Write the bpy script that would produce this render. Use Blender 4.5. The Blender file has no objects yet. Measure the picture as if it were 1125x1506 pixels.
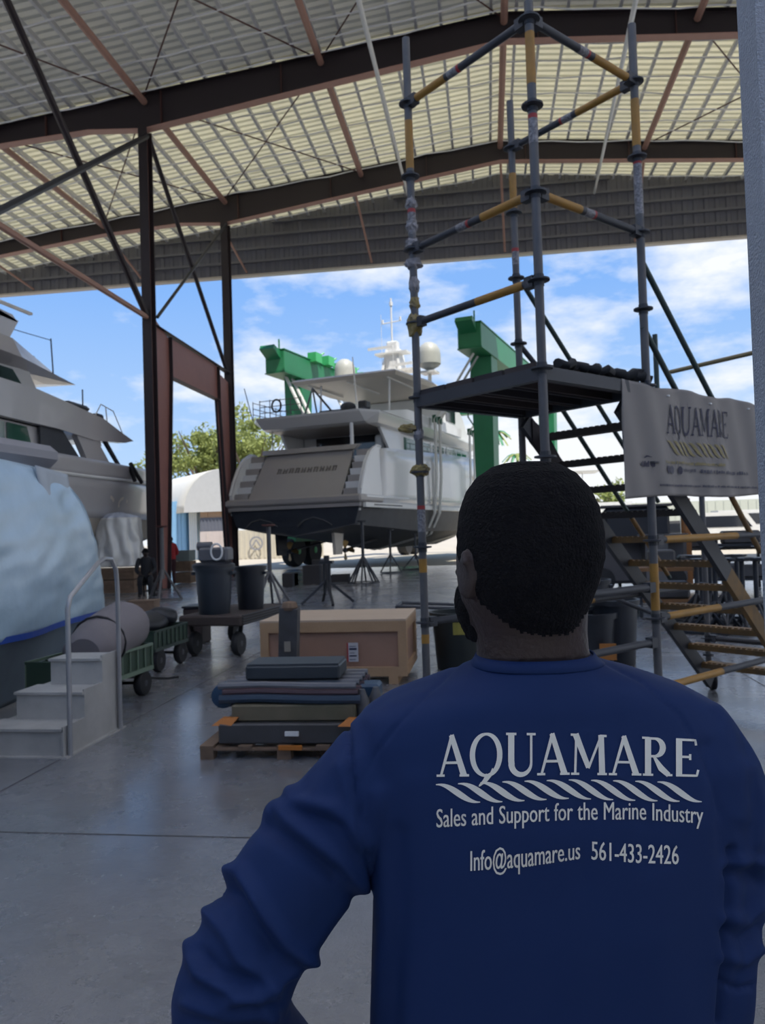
import bpy, bmesh, math, random
from math import sin, cos, pi, radians, sqrt, atan2
from mathutils import Vector, Matrix, noise
from mathutils.bvhtree import BVHTree
SC = bpy.context.scene
COL = SC.collection
random.seed(7)
V = Vector
# ------------------------------------------------------------------ camera, world, sun, exposure
F = 1131.0; CX = 562.5; CY = 753.0; H = 1.6
YAW = radians(7.8); PITCH = radians(1.57); ROLL = radians(1.8)
RC = (Matrix.Rotation(YAW, 3, 'Z') @ Matrix.Rotation(pi/2+PITCH, 3, 'X') @ Matrix.Rotation(-ROLL, 3, 'Z'))
CAM = V((0, 0, H))
cd = bpy.data.cameras.new('camera'); cam = bpy.data.objects.new('camera', cd); COL.objects.link(cam)
cd.sensor_fit = 'VERTICAL'; cd.sensor_height = 36.0; cd.sensor_width = 26.9; cd.lens = F/1506*36
cd.clip_start = 0.02; cd.clip_end = 2000
cam.matrix_world = Matrix.Translation(CAM) @ RC.to_4x4()
cd.dof.use_dof = True; cd.dof.focus_distance = 1.0; cd.dof.aperture_fstop = 12
SC.camera = cam
SC.view_settings.view_transform = 'Standard'; SC.view_settings.look = 'None'
SC.view_settings.gamma = 1; SC.view_settings.use_curve_mapping = False
SC.view_settings.exposure = 0.5

def ray(px, py): return RC @ V(((px-CX)/F, -(py-CY)/F, -1.0))
def P(px, py, Z): return CAM + ray(px, py)*Z
def G(px, py, z=0.0):
    d = ray(px, py); return CAM + d*((z-H)/d.z)
def onX(px, py, x):
    d = ray(px, py); return CAM + d*(x/d.x)
def onY(px, py, y):
    d = ray(px, py); return CAM + d*(y/d.y)
def proj(p):
    q = RC.transposed() @ (V(p)-CAM); return (CX+F*q.x/-q.z, CY-F*q.y/-q.z, -q.z)

W = bpy.data.worlds.new('sky'); SC.world = W; W.use_nodes = True
nt = W.node_tree; nt.nodes.clear()
def N(t, typ, **k):
    n = t.nodes.new(typ)
    for a, b in k.items():
        if a.startswith('i_'): n.inputs[a[2:].replace('_', ' ')].default_value = b
        else: setattr(n, a, b)
    return n
def ramp(t, stops, interp='LINEAR'):
    r = t.nodes.new('ShaderNodeValToRGB'); cr = r.color_ramp; cr.interpolation = interp
    while len(cr.elements) < len(stops): cr.elements.new(0.5)
    for e, (p, c) in zip(cr.elements, stops):
        e.position = p; e.color = (c[0], c[1], c[2], 1) if hasattr(c, '__len__') else (c, c, c, 1)
    return r
tc = N(nt, 'ShaderNodeTexCoord'); sep = N(nt, 'ShaderNodeSeparateXYZ'); nt.links.new(tc.outputs['Generated'], sep.inputs[0])
grad = ramp(nt, [(0.0, (.62, .78, .96)), (0.06, (.50, .70, .97)), (0.30, (.24, .47, .93)), (1.0, (.10, .25, .70))])
nt.links.new(sep.outputs['Z'], grad.inputs[0])
mp = N(nt, 'ShaderNodeMapping'); mp.inputs['Scale'].default_value = (1, 1, 2.6); mp.inputs['Location'].default_value = (3.3, 1.1, .35)
nt.links.new(tc.outputs['Generated'], mp.inputs[0])
n1 = N(nt, 'ShaderNodeTexNoise', i_Scale=3.6, i_Detail=8.0, i_Roughness=.58); nt.links.new(mp.outputs[0], n1.inputs['Vector'])
cl = ramp(nt, [(0.50, 0.0), (0.66, 1.0)]); 
# more cloud near the horizon
hz = ramp(nt, [(0.0, .17), (0.10, .13), (0.24, .045), (0.42, 0.0)]); nt.links.new(sep.outputs['Z'], hz.inputs[0])
ad = N(nt, 'ShaderNodeMath', operation='ADD'); nt.links.new(n1.outputs['Fac'], ad.inputs[0]); nt.links.new(hz.outputs[0], ad.inputs[1])
# clouds gather to the right of the boat, the left stays clear
rx = ramp(nt, [(0.35, -.04), (0.62, .06)]); 
cmb = N(nt, 'ShaderNodeMapRange', i_From_Min=-.5, i_From_Max=.35, i_To_Min=-.075, i_To_Max=.05); nt.links.new(sep.outputs['X'], cmb.inputs[0])
ad2 = N(nt, 'ShaderNodeMath', operation='ADD'); nt.links.new(ad.outputs[0], ad2.inputs[0]); nt.links.new(cmb.outputs[0], ad2.inputs[1])
nt.nodes.remove(rx)
nt.links.new(ad2.outputs[0], cl.inputs[0])
mx = N(nt, 'ShaderNodeMixRGB'); mx.inputs[2].default_value = (.93, .96, 1.0, 1)
nt.links.new(cl.outputs[0], mx.inputs[0]); nt.links.new(grad.outputs[0], mx.inputs[1])
bg = N(nt, 'ShaderNodeBackground', i_Strength=0.74); nt.links.new(mx.outputs[0], bg.inputs[0])
wo = N(nt, 'ShaderNodeOutputWorld'); nt.links.new(bg.outputs[0], wo.inputs[0])

sl = bpy.data.lights.new('sun', 'SUN'); sl.energy = 4.8; sl.angle = radians(.6); sl.color = (1, .95, .86)
so = bpy.data.objects.new('sun', sl); COL.objects.link(so)
so.rotation_euler = V((.32, -.36, 1)).to_track_quat('Z', 'Y').to_euler(); so.location = (10, -10, 40)

# ------------------------------------------------------------------ materials
MATS = {}
def mat(name, col, rough=.6, metal=0.0, bump=None, var=None, spec=.5, trans=0.0, stripe=None, coat=0.0, sheen=0.0):
    """col; var=(scale, amount, col2) noise colour variation; bump=(scale, strength)"""
    if name in MATS: return MATS[name]
    m = bpy.data.materials.new(name); m.use_nodes = True; t = m.node_tree; b = t.nodes['Principled BSDF']
    b.inputs['Base Color'].default_value = (*col, 1); b.inputs['Roughness'].default_value = rough
    b.inputs['Metallic'].default_value = metal; b.inputs['Specular IOR Level'].default_value = spec
    b.inputs['Coat Weight'].default_value = coat; b.inputs['Sheen Weight'].default_value = sheen
    tcn = N(t, 'ShaderNodeTexCoord')
    if var is None: var = (4.0, .25, tuple(c*.75 for c in col))
    nz = N(t, 'ShaderNodeTexNoise', i_Scale=var[0], i_Detail=6.0, i_Roughness=.6); t.links.new(tcn.outputs['Object'], nz.inputs['Vector'])
    r = ramp(t, [(.35, 0.0), (.68, 1.0)]); t.links.new(nz.outputs['Fac'], r.inputs[0])
    mu = N(t, 'ShaderNodeMath', operation='MULTIPLY'); mu.inputs[1].default_value = var[1]; t.links.new(r.outputs[0], mu.inputs[0])
    mi = N(t, 'ShaderNodeMixRGB'); mi.inputs[1].default_value = (*col, 1); mi.inputs[2].default_value = (*var[2], 1)
    t.links.new(mu.outputs[0], mi.inputs[0]); t.links.new(mi.outputs[0], b.inputs['Base Color'])
    if bump:
        nb = N(t, 'ShaderNodeTexNoise', i_Scale=bump[0], i_Detail=4.0); t.links.new(tcn.outputs['Object'], nb.inputs['Vector'])
        bu = N(t, 'ShaderNodeBump', i_Strength=bump[1]); bu.inputs['Distance'].default_value = .02
        t.links.new(nb.outputs['Fac'], bu.inputs['Height']); t.links.new(bu.outputs[0], b.inputs['Normal'])
    if trans:
        out = t.nodes['Material Output']; tr = N(t, 'ShaderNodeBsdfTranslucent'); t.links.new(mi.outputs[0], tr.inputs[0])
        ms = N(t, 'ShaderNodeMixShader'); ms.inputs[0].default_value = trans
        t.links.new(b.outputs[0], ms.inputs[1]); t.links.new(tr.outputs[0], ms.inputs[2]); t.links.new(ms.outputs[0], out.inputs[0])
    MATS[name] = m; return m
rust = mat('oxide red steel', (.075, .030, .027), .55, var=(1.5, .6, (.12, .055, .048)))
flg = mat('bounce lit flange', (.46, .26, .21), .6)  # floor bounce on the beam undersides put into this lighter pinkish colour
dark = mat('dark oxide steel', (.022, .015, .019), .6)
rustlt = mat('lit oxide steel', (.19, .082, .068), .55, var=(2, .5, (.12, .05, .045)))  # lit copy of the oxide steel; light on column sides put into colour
pipebr = mat('bounce lit brown strut', (.40, .23, .18), .6)  # brown paint, lightened to carry the floor bounce
galv = mat('galvanised steel', (.115, .112, .115), .5, .3, var=(9, .5, (.07, .075, .085)))
galvdk = mat('dull galvanised steel', (.05, .053, .062), .5, .3)
purl = mat('purlin grey', (.56, .57, .58), .5)
white = mat('white paint', (.72, .72, .70), .4)
yel = mat('scaffold yellow', (.36, .18, .025), .5, var=(14, .5, (.22, .12, .03)))
yeldk = mat('worn dull yellow', (.24, .13, .035), .6, var=(9, .6, (.09, .07, .05)))
black = mat('black rubber', (.012, .013, .016), .7)
blackp = mat('black plastic', (.016, .019, .026), .45)
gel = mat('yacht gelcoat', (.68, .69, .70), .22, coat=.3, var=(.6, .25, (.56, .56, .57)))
gelb = mat('beige gelcoat', (.60, .54, .47), .4, var=(.6, .25, (.5, .46, .42)))
taupe = mat('shaded taupe gelcoat', (.33, .31, .30), .35, var=(.8, .3, (.27, .25, .25)))  # shadow on the yacht stern put into this darker gelcoat colour
anti = mat('black antifouling', (.012, .016, .028), .5, var=(1.2, .5, (.035, .045, .055)))
antig = mat('grey antifouling', (.085, .088, .095), .6, var=(1.2, .6, (.05, .052, .056)))
glassd = mat('dark yacht glass', (.012, .014, .02), .06, spec=.8)
green = mat('travel lift green', (.016, .17, .068), .45, var=(1.2, .4, (.02, .23, .09)))
greenlt = mat('bright green', (.05, .42, .13), .45)
wood = mat('weathered timber', (.20, .13, .085), .8, var=(5, .7, (.10, .07, .05)), bump=(30, .3))
woodn = mat('crate timber', (.42, .27, .15), .7, var=(4, .5, (.33, .2, .11)), bump=(40, .2))
ply = mat('plywood', (.34, .195, .135), .7, var=(3, .5, (.26, .15, .10)))
concrete = None

# ------------------------------------------------------------------ object helpers
RM = {}
def thing(name, label, cat, loc=(0, 0, 0), rz=0.0, group=None):
    o = bpy.data.objects.new(name, None); COL.objects.link(o); o.empty_display_size = .2
    o.location = loc; o.rotation_euler = (0, 0, rz); o['label'] = label; o['category'] = cat
    if group: o['group'] = group
    RM[o.name] = Matrix.Translation(V(loc)) @ Matrix.Rotation(rz, 4, 'Z'); return o
def tag(o, label, cat, group=None):
    o['label'] = label; o['category'] = cat
    if group: o['group'] = group
    return o
class B:
    def __init__(s): s.v = []; s.f = []
    def add(s, vs, fs):
        n = len(s.v); s.v += [V(p) for p in vs]; s.f += [[i+n for i in f] for f in fs]; return s
    def box(s, c, d, rz=0.0, bev=0.0):
        x, y, z = d[0]/2, d[1]/2, d[2]/2; R = Matrix.Rotation(rz, 3, 'Z'); c = V(c)
        if bev:
            b = min(bev, x*.9, y*.9, z*.9); pts = []
            for sx, sy, sz in [(a, e, g) for g in (-1, 1) for e in (-1, 1) for a in (-1, 1)]:
                pts.append(((x-b)*sx, y*sy, (z-b)*sz)); pts.append((x*sx, (y-b)*sy, (z-b)*sz)); pts.append(((x-b)*sx, (y-b)*sy, z*sz))
            bm = bmesh.new(); [bm.verts.new(p) for p in pts]; bmesh.ops.convex_hull(bm, input=bm.verts)
            bm.verts.ensure_lookup_table(); bm.verts.index_update()
            s.add([c+R@v.co for v in bm.verts], [[v.index for v in f.verts] for f in bm.faces]); bm.free(); return s
        vs = [c+R@V((a*x, e*y, g*z)) for g in (-1, 1) for e in (-1, 1) for a in (-1, 1)]
        return s.add(vs, [(0, 2, 3, 1), (4, 5, 7, 6), (0, 1, 5, 4), (2, 6, 7, 3), (0, 4, 6, 2), (1, 3, 7, 5)])
    def bx(s, x0, x1, y0, y1, z0, z1, bev=0.0):
        return s.box(((x0+x1)/2, (y0+y1)/2, (z0+z1)/2), (abs(x1-x0), abs(y1-y0), abs(z1-z0)), 0, bev)
    def beam(s, p, q, w, h, up=(0, 0, 1)):
        p, q = V(p), V(q); d = (q-p).normalized(); u = V(up)
        if abs(d.dot(u)) > .98: u = V((1, 0, 0))
        a = d.cross(u).normalized()*w/2; b = a.cross(d).normalized()*h/2
        vs = [p-a-b, p+a-b, p+a+b, p-a+b, q-a-b, q+a-b, q+a+b, q-a+b]
        return s.add(vs, [(0, 1, 2, 3), (7, 6, 5, 4), (0, 4, 5, 1), (1, 5, 6, 2), (2, 6, 7, 3), (3, 7, 4, 0)])
    def tube(s, pts, r, n=10, cap=True):
        pts = [V(p) for p in pts]; rs = r if hasattr(r, '__len__') else [r]*len(pts); vs = []; fs = []
        d0 = (pts[1]-pts[0]).normalized(); ref = V((0, 0, 1)) if abs(d0.z) < .9 else V((1, 0, 0))
        a = d0.cross(ref).normalized()
        for i, p in enumerate(pts):
            if i == 0: d = d0
            elif i == len(pts)-1: d = (pts[i]-pts[i-1]).normalized()
            else: d = ((pts[i+1]-pts[i]).normalized()+(pts[i]-pts[i-1]).normalized()).normalized()
            a = (a-d*a.dot(d)).normalized(); b = d.cross(a)
            for k in range(n):
                t = 2*pi*k/n; vs.append(p+(a*cos(t)+b*sin(t))*rs[i])
        for i in range(len(pts)-1):
            for k in range(n):
                fs.append((i*n+k, i*n+(k+1) % n, (i+1)*n+(k+1) % n, (i+1)*n+k))
        if cap: fs.append(tuple(range(n))[::-1]); fs.append(tuple((len(pts)-1)*n+k for k in range(n)))
        return s.add(vs, fs)
    def lathe(s, c, prof, n=20, axis='Z', sc=(1, 1, 1)):
        c = V(c); vs = []; fs = []
        for r, h in prof:
            for k in range(n):
                t = 2*pi*k/n; p = V((r*cos(t), r*sin(t), h))
                if axis == 'X': p = V((p.z, p.x, p.y))
                if axis == 'Y': p = V((p.x, p.z, p.y))
                vs.append(c+V((p.x*sc[0], p.y*sc[1], p.z*sc[2])))
        for i in range(len(prof)-1):
            for k in range(n): fs.append((i*n+k, i*n+(k+1) % n, (i+1)*n+(k+1) % n, (i+1)*n+k))
        fs.append(tuple(range(n))[::-1]); fs.append(tuple((len(prof)-1)*n+k for k in range(n)))
        return s.add(vs, fs)
    def ball(s, c, r, n=16, m=10):
        r = r if hasattr(r, '__len__') else (r, r, r)
        return s.lathe(c, [(max(sin(pi*i/m), .02), -cos(pi*i/m)) for i in range(m+1)], n, 'Z', r)
    def prism(s, poly, a, b):
        """poly of 3D points (planar), extruded by vector from a to b (offsets)"""
        n = len(poly); a, b = V(a), V(b)
        return s.add([V(p)+a for p in poly]+[V(p)+b for p in poly], [tuple(range(n))[::-1], tuple(range(n, 2*n))] +
                     [(i, (i+1) % n, n+(i+1) % n, n+i) for i in range(n)])
    def loft(s, rings, cap=True, closed=True):
        n = len(rings[0]); vs = [p for r in rings for p in r]; fs = []
        for i in range(len(rings)-1):
            for k in range(n if closed else n-1): fs.append((i*n+k, i*n+(k+1) % n, (i+1)*n+(k+1) % n, (i+1)*n+k))
        if cap and closed: fs.append(tuple(range(n))[::-1]); fs.append(tuple((len(rings)-1)*n+k for k in range(n)))
        return s.add(vs, fs)
    def grid(s, fn, nu, nv):
        vs = [fn(i/nu, j/nv) for j in range(nv+1) for i in range(nu+1)]
        return s.add(vs, [(j*(nu+1)+i, j*(nu+1)+i+1, (j+1)*(nu+1)+i+1, (j+1)*(nu+1)+i) for j in range(nv) for i in range(nu)])
    def build(s, name, m, parent=None, world=False, smooth=False, solid=0.0, wobble=0.0):
        me = bpy.data.meshes.new(name); vs = s.v
        if wobble: vs = [p+noise.noise_vector(p*3)*wobble for p in vs]
        if parent is not None and world:
            mi = RM[parent.name].inverted(); vs = [mi@p for p in vs]
        org = V((0, 0, 0))
        if parent is None:
            xs = [p.x for p in vs]; ys = [p.y for p in vs]; zs = [p.z for p in vs]
            org = V(((min(xs)+max(xs))/2, (min(ys)+max(ys))/2, min(zs))); vs = [p-org for p in vs]
        me.from_pydata([tuple(p) for p in vs], [], s.f); me.update()
        bm = bmesh.new(); bm.from_mesh(me)
        if not solid: bmesh.ops.recalc_face_normals(bm, faces=bm.faces)
        bm.to_mesh(me); bm.free()
        if smooth:
            for p in me.polygons: p.use_smooth = True
            if smooth != 2:
                try: me.set_sharp_from_angle(angle=radians(40))
                except Exception: pass
        o = bpy.data.objects.new(name, me); COL.objects.link(o); o.data.materials.append(m); o.location = org
        if parent is not None:
            o.parent = parent; RM[o.name] = RM[parent.name]
        else: RM[o.name] = Matrix.Translation(org)
        if solid:
            md = o.modifiers.new('solid', 'SOLIDIFY'); md.thickness = solid; md.offset = 0
        return o
def dup(root, loc=None, rz=None, label=None, group=None, sc=None):
    r = root.copy(); COL.objects.link(r)
    if loc is not None: r.location = loc
    if rz is not None: r.rotation_euler = (0, 0, rz)
    if sc: r.scale = (sc, sc, sc)
    if label: r['label'] = label
    if group: r['group'] = group
    for ch in list(root.children):
        c = ch.copy(); COL.objects.link(c); c.parent = r
        for g in ch.children:
            d = g.copy(); COL.objects.link(d); d.parent = c
    return r
def struct(b, name, m, **k):
    o = b.build(name, m, **k); o['kind'] = 'structure'; return o

# ------------------------------------------------------------------ floor and ground
def floor_mat():
    m = bpy.data.materials.new('polished workshop concrete'); m.use_nodes = True; t = m.node_tree; b = t.nodes['Principled BSDF']
    c = N(t, 'ShaderNodeTexCoord')
    a = N(t, 'ShaderNodeTexNoise', i_Scale=.55, i_Detail=8.0, i_Roughness=.65); t.links.new(c.outputs['Object'], a.inputs['Vector'])
    r = ramp(t, [(.3, (.105, .11, .125)), (.5, (.18, .185, .205)), (.72, (.26, .265, .285))]); t.links.new(a.outputs['Fac'], r.inputs[0])
    # blue paint stain patches
    s2 = N(t, 'ShaderNodeTexNoise', i_Scale=.9, i_Detail=3.0); mp2 = N(t, 'ShaderNodeMapping'); mp2.inputs['Scale'].default_value = (.6, 2.5, 1)
    t.links.new(c.outputs['Object'], mp2.inputs[0]); t.links.new(mp2.outputs[0], s2.inputs['Vector'])
    rs = ramp(t, [(.66, 0.0), (.74, .7)]); t.links.new(s2.outputs['Fac'], rs.inputs[0])
    mi = N(t, 'ShaderNodeMixRGB'); mi.inputs[2].default_value = (.05, .10, .17, 1); t.links.new(rs.outputs[0], mi.inputs[0]); t.links.new(r.outputs[0], mi.inputs[1])
    t.links.new(mi.outputs[0], b.inputs['Base Color'])
    a2 = N(t, 'ShaderNodeTexNoise', i_Scale=1.6, i_Detail=9.0, i_Roughness=.7); t.links.new(c.outputs['Object'], a2.inputs['Vector'])
    rr = ramp(t, [(.36, .14), (.62, .38)]); t.links.new(a2.outputs['Fac'], rr.inputs[0]); t.links.new(rr.outputs[0], b.inputs['Roughness'])
    a3 = N(t, 'ShaderNodeTexNoise', i_Scale=6.0, i_Detail=8.0, i_Roughness=.75); t.links.new(c.outputs['Object'], a3.inputs['Vector'])
    bu = N(t, 'ShaderNodeBump', i_Strength=.7); bu.inputs['Distance'].default_value = .03; t.links.new(a3.outputs['Fac'], bu.inputs['Height']); t.links.new(bu.outputs[0], b.inputs['Normal'])
    b.inputs['Specular IOR Level'].default_value = .9; b.inputs['Coat Weight'].default_value = .8; b.inputs['Coat Roughness'].default_value = .19; b.inputs['Coat IOR'].default_value = 1.7
    return m
fl = B(); fl.bx(-34, 34, -12, 36, -.3, 0); struct(fl, 'floor', floor_mat())
jn = B()
for y in (4.0, 10.0, 16.0, 22.0, 28.0): jn.bx(-30, 30, y-.006, y+.006, .0005, .0015)
for x in (-9, -3.2, 2.6, 8.4): jn.bx(x-.006, x+.006, -10, 35, .0005, .0015)
struct(jn, 'trim_1', mat('joint filler', (.07, .07, .075), .8))
apron = mat('sunlit yard concrete', (.46, .41, .33), .85, var=(.25, .6, (.34, .31, .26)))
gr = B(); gr.bx(-160, 160, 36, 220, -.3, -.004); gr.bx(-160, -34, -60, 36, -.3, -.004); gr.bx(34, 160, -60, 36, -.3, -.004); gr.bx(-34, 34, -60, -12, -.3, -.004)
struct(gr, 'floor', apron)

# ------------------------------------------------------------------ roof
RX = 1.0
def roofz(x): return 17.55-.105*abs(x-RX)
Y0, Y1 = -7.0, 34.6
rmat = mat('cream roof sheet', (.84, .81, .68), .6, var=(.5, .35, (.72, .70, .60)), trans=.50)
rmat3 = mat('unseen fill light sheet', (.86, .87, .90), .5, trans=.78)  # unseen roof strip made clearer, added as fill light for the man and floor
rmat2 = mat('grey dimmed roof sheet', (.66, .65, .60), .6, var=(.5, .35, (.52, .52, .50)), trans=.30)  # dimmer light of the near bay put into greyer, less translucent sheets
for side, xe, ya_, yb_, mt_ in ((-1, -31.0, Y0, 13.0, rmat3), (1, 31.0, Y0, 13.0, rmat3), (-1, -31.0, 13.0, 23.4, rmat2), (1, 31.0, 13.0, 23.4, rmat2), (-1, -31.0, 23.4, Y1, rmat), (1, 31.0, 23.4, Y1, rmat)):
    r = B(); ys = []; y = ya_
    while y < yb_:
        ys += [(y, 0), (y+.17, 0), (y+.20, .075), (y+.28, .075)]; y += .31
    vs = []
    for (yy, dz) in ys:
        for x in (RX, xe): vs.append(V((x, yy, roofz(x)+dz)))
    r.add(vs, [(2*i, 2*i+1, 2*i+3, 2*i+2) for i in range(len(ys)-1)])
    struct(r, 'ceiling', mt_, solid=.006)
# purlins
px_ = [x for x in [RX+.38+.76*i for i in range(-41, 40)]]
pg = 'steel purlins under the roof sheets'
first = None
for x in px_:
    if -30.5 < x < 30.5:
        if first is None:
            b = B(); b.bx(-.05, .05, Y0, Y1-.1, -.21, -.20); b.bx(-.005, .005, Y0, Y1-.1, -.20, 0)
            first = b.build('purlin', purl); first.location = (x, (Y0+Y1-.1)/2, roofz(x)-.225)
            tag(first, 'thin grey steel purlin running lengthways under the cream roof sheets', 'purlin', pg)
        else:
            d = first.copy(); COL.objects.link(d); d.location = (x, first.location.y, roofz(x)-.225)

# ------------------------------------------------------------------ rafters and columns
CXL = -10.6
bays = [(-.2, None), (7.6, None), (15.2, None), (23.4, 'near'), (31.1, 'far')]
rl = {23.4: 'dark red roof beam nearest the man, haunched over the column',
      31.1: 'dark red roof beam just in front of the grey end wall',
      15.2: 'dark red roof beam above the diagonal braces, top left', 7.6: 'dark red roof beam over the scaffold, out of view', -.2: 'dark red roof beam behind the camera'}
def bot(x):
    pts = [(-30, 13.35), (-16.0, 14.88), (-12.5, 15.05), (CXL, 14.9), (-6.6, 15.45), (RX, 16.45), (13, 15.35), (14.2, 14.5), (30, 13.3)]
    for (a, za), (c, zc) in zip(pts, pts[1:]):
        if a <= x <= c: return za+(zc-za)*(x-a)/(c-a)
    return 13.3
for (yb, _) in bays:
    b = B(); xs = [-30, -16, -12.5, CXL, -6.6, -3, RX, 7, 13, 14.2, 20, 30]
    t = thing('roof_beam', rl[yb], 'roof beam', (RX, yb, 16))
    top = [V((x, yb, roofz(x)-.26)) for x in xs]; bo = [V((x, yb, bot(x))) for x in xs]
    wb = B()
    for i in range(len(xs)-1): wb.prism([bo[i], bo[i+1], top[i+1], top[i]], (0, -.008, 0), (0, .008, 0))
    for i in range(len(xs)-1): wb.beam(top[i], top[i+1], .28, .02)
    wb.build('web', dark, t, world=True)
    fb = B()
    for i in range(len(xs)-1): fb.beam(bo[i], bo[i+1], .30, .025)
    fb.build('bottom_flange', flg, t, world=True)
    for k, x in enumerate([-26+4*i for i in range(14)]):
        s_ = B(); s_.bx(x-.01, x+.01, yb-.12, yb+.12, bot(x)+.05, roofz(x)-.3); s_.build('stiffener', rust, t, world=True)
cl_lab = {23.4: 'dark steel column left of the yacht stern, nearer of the two under the roof', 31.1: 'farther dark steel column, just left of the yacht stern',
          15.2: 'steel column just outside the left edge, holding the grey pipe strut', 7.6: 'steel column to the left of the camera', -.2: 'steel column left behind the camera'}
for (yb, _) in bays:
    t = thing('steel_column', cl_lab[yb], 'column', (CXL, yb, 0))
    x0 = CXL if yb != 15.2 else CXL-.35
    zt = bot(CXL)
    b = B(); b.bx(x0-.15, x0+.15, yb-.2, yb-.175, 0, zt); b.bx(x0-.15, x0+.15, yb+.175, yb+.2, 0, zt); b.build('flange', dark, t, world=True)
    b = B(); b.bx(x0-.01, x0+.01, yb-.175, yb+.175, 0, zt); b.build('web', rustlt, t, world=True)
    b = B(); b.bx(x0-.3, x0+.3, yb-.3, yb+.3, 0, .03); b.build('base_plate', galvdk, t, world=True)
# right column row, outside of the picture
for yb in (23.4, 31.1):
    t = thing('steel_column', 'steel column of the right-hand row at roof beam %s' % ('nearest the camera' if yb < 30 else 'by the end wall'), 'column', (13.9+9, yb, 0))
    b = B(); b.bx(22.7, 23.1, yb-.2, yb+.2, 0, 14.0); b.build('shaft', dark, t, world=True)
# portal frame between the two columns
t = thing('portal_frame', 'oxide red plate portal frame standing between the two left columns', 'steel frame', (CXL, 27, 0))
XP = CXL+.02
prt = mat('portal red primer', (.27, .115, .095), .55, var=(1.2, .5, (.20, .08, .07)))
def web(poly, name, m, th=.012, x=XP):
    b = B(); b.prism([V((x, y, z)) for y, z in poly], (-th/2, 0, 0), (th/2, 0, 0)); b.build(name, m, t, world=True)
web([(23.62, 0), (24.25, 0), (24.85, 6.5), (24.85, 8.45), (23.62, 8.9)], 'leg_plate', prt)
web([(30.88, 0), (30.35, 0), (29.55, 6.5), (29.55, 8.3), (30.88, 8.1)], 'leg_plate', prt)
web([(24.85, 7.15), (29.55, 7.15), (29.55, 8.5), (24.85, 8.5)], 'beam_plate', prt)
def fl_(p, q, name='flange', w=.26, m=rust):
    b = B(); b.beam(V((XP, *p)), V((XP, *q)), w, .025, up=(1, 0, 0)) if False else b.prism([V((XP, *p)), V((XP, *q)), V((XP, q[0]+.02, q[1]-.02)), V((XP, p[0]+.02, p[1]-.02))], (-w/2, 0, 0), (w/2, 0, 0))
    b.build(name, m, t, world=True)
fl_((24.25, 0), (24.85, 7.15), m=dark); fl_((30.35, 0), (29.55, 7.15), m=dark); fl_((24.85, 7.15), (29.55, 7.15)); fl_((23.62, 8.62), (30.88, 8.52), m=dark)
fl_((24.85, 7.15), (24.85, 8.5), m=dark); fl_((29.55, 7.15), (29.55, 8.5), m=dark)

def brace(name, label, p, q, r, m, group=None, cat='brace', n=8):
    b = B(); b.tube([p, q], r, n); o = b.build(name, m, smooth=True); tag(o, label, cat, group); return o
T0 = 15.2
brace('pipe_strut', 'brown-grey pipe strut rising left from the mid column to the left edge', (CXL, 15.5, 8.75), (CXL, 23.25, 8.75), .085, pipebr)
brace('diagonal_brace', 'dark diagonal brace from upper left down to the middle of the near column', (CXL, T0, 14.9), (CXL, 23.2, 8.8), .10, dark)
brace('diagonal_brace', 'thick dark pipe brace rising right to the top of the near column', (CXL+.15, T0, 8.75), (CXL+.15, 23.2, 14.6), .09, galvdk)
brace('diagonal_brace', 'dark diagonal brace falling from near column top to the portal frame', (CXL, 23.7, 14.8), (CXL, 30.9, 8.5), .085, dark)
brace('diagonal_brace', 'thin diagonal brace rising from the portal frame to the far column top', (CXL+.1, 23.8, 8.9), (CXL+.1, 30.9, 14.8), .055, galvdk)
# roof strut pipes along the building
pgp = 'brown pipe struts between the roof beams'
for x in (-21.6, -16.0, CXL+.05, -4.7, RX, 6.6, 12.3):
    for (a, c) in ((7.7, 15.1), (15.3, 23.3), (23.5, 31.0)):
        brace('roof_strut', 'brown pipe strut running between two dark roof beams under the roof', (x, a, roofz(x)-.55), (x, c, roofz(x)-.55), .11, pipebr, pgp, 'strut')
for x in (-21.6, -16.0, -10.9, -5.0, RX, 6.6):
    brace('flange_strut', 'thin pinkish strut from far roof beam down to grey end wall edge', (x, 31.2, bot(x)+.1), (x+.15, 34.4, 13.95), .05, pipebr, 'pink struts at the end wall', 'strut')
for i, (x0, x1, ya, yb) in enumerate([(-16, CXL, 15.3, 23.3), (CXL, -4.7, 15.3, 23.3), (-16, CXL, 23.5, 31), (CXL, -4.7, 23.5, 31), (6.6, 12.3, 23.5, 31), (-4.7, RX, 15.3, 23.3)]):
    for (p, q) in (((x0, ya), (x1, yb)), ((x0, yb), (x1, ya))):
        brace('bracing_rod', 'thin dark bracing rod crossing under the roof between two beams', (p[0], p[1], roofz(p[0])-.45), (q[0], q[1], roofz(q[0])-.45), .025, rust, 'thin bracing rods under the roof', 'rod', 6)
wg = 'thin pale cables strung across under the roof'
for yb in (14.9, 16.2, 17.2, 19.2, 22.3, 25.4, 27.4, 29.2, 18.2, 20.2, 21.5, 22.9, 24.5, 26.4, 28.4, 29.9, 30.7, 31.8, 33.6):
    b = B(); pts = []
    for i in range(-28, 29):
        pts.append((i, yb+.06*sin(i*.7+yb), roofz(i)-.40-.08*abs(sin(i*1.2+yb))))
    b.tube(pts, .026, 5); o = b.build('cable', mat('pale cable', (.80, .81, .83), .5)); tag(o, 'thin pale cable strung across the hall beneath the purlins', 'cable', wg)
brace('conduit_pipe', 'long white conduit pipe hanging under roof, ending right of the scaffold', onY(948, -60, 12.5), onY(874, 284, 33.9), .05, white, cat='pipe')
brace('conduit_pipe', 'long white conduit pipe hanging under roof, passing the left scaffold pole', onY(512, -60, 12.0), onY(604, 303, 33.9), .05, white, cat='pipe')

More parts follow.
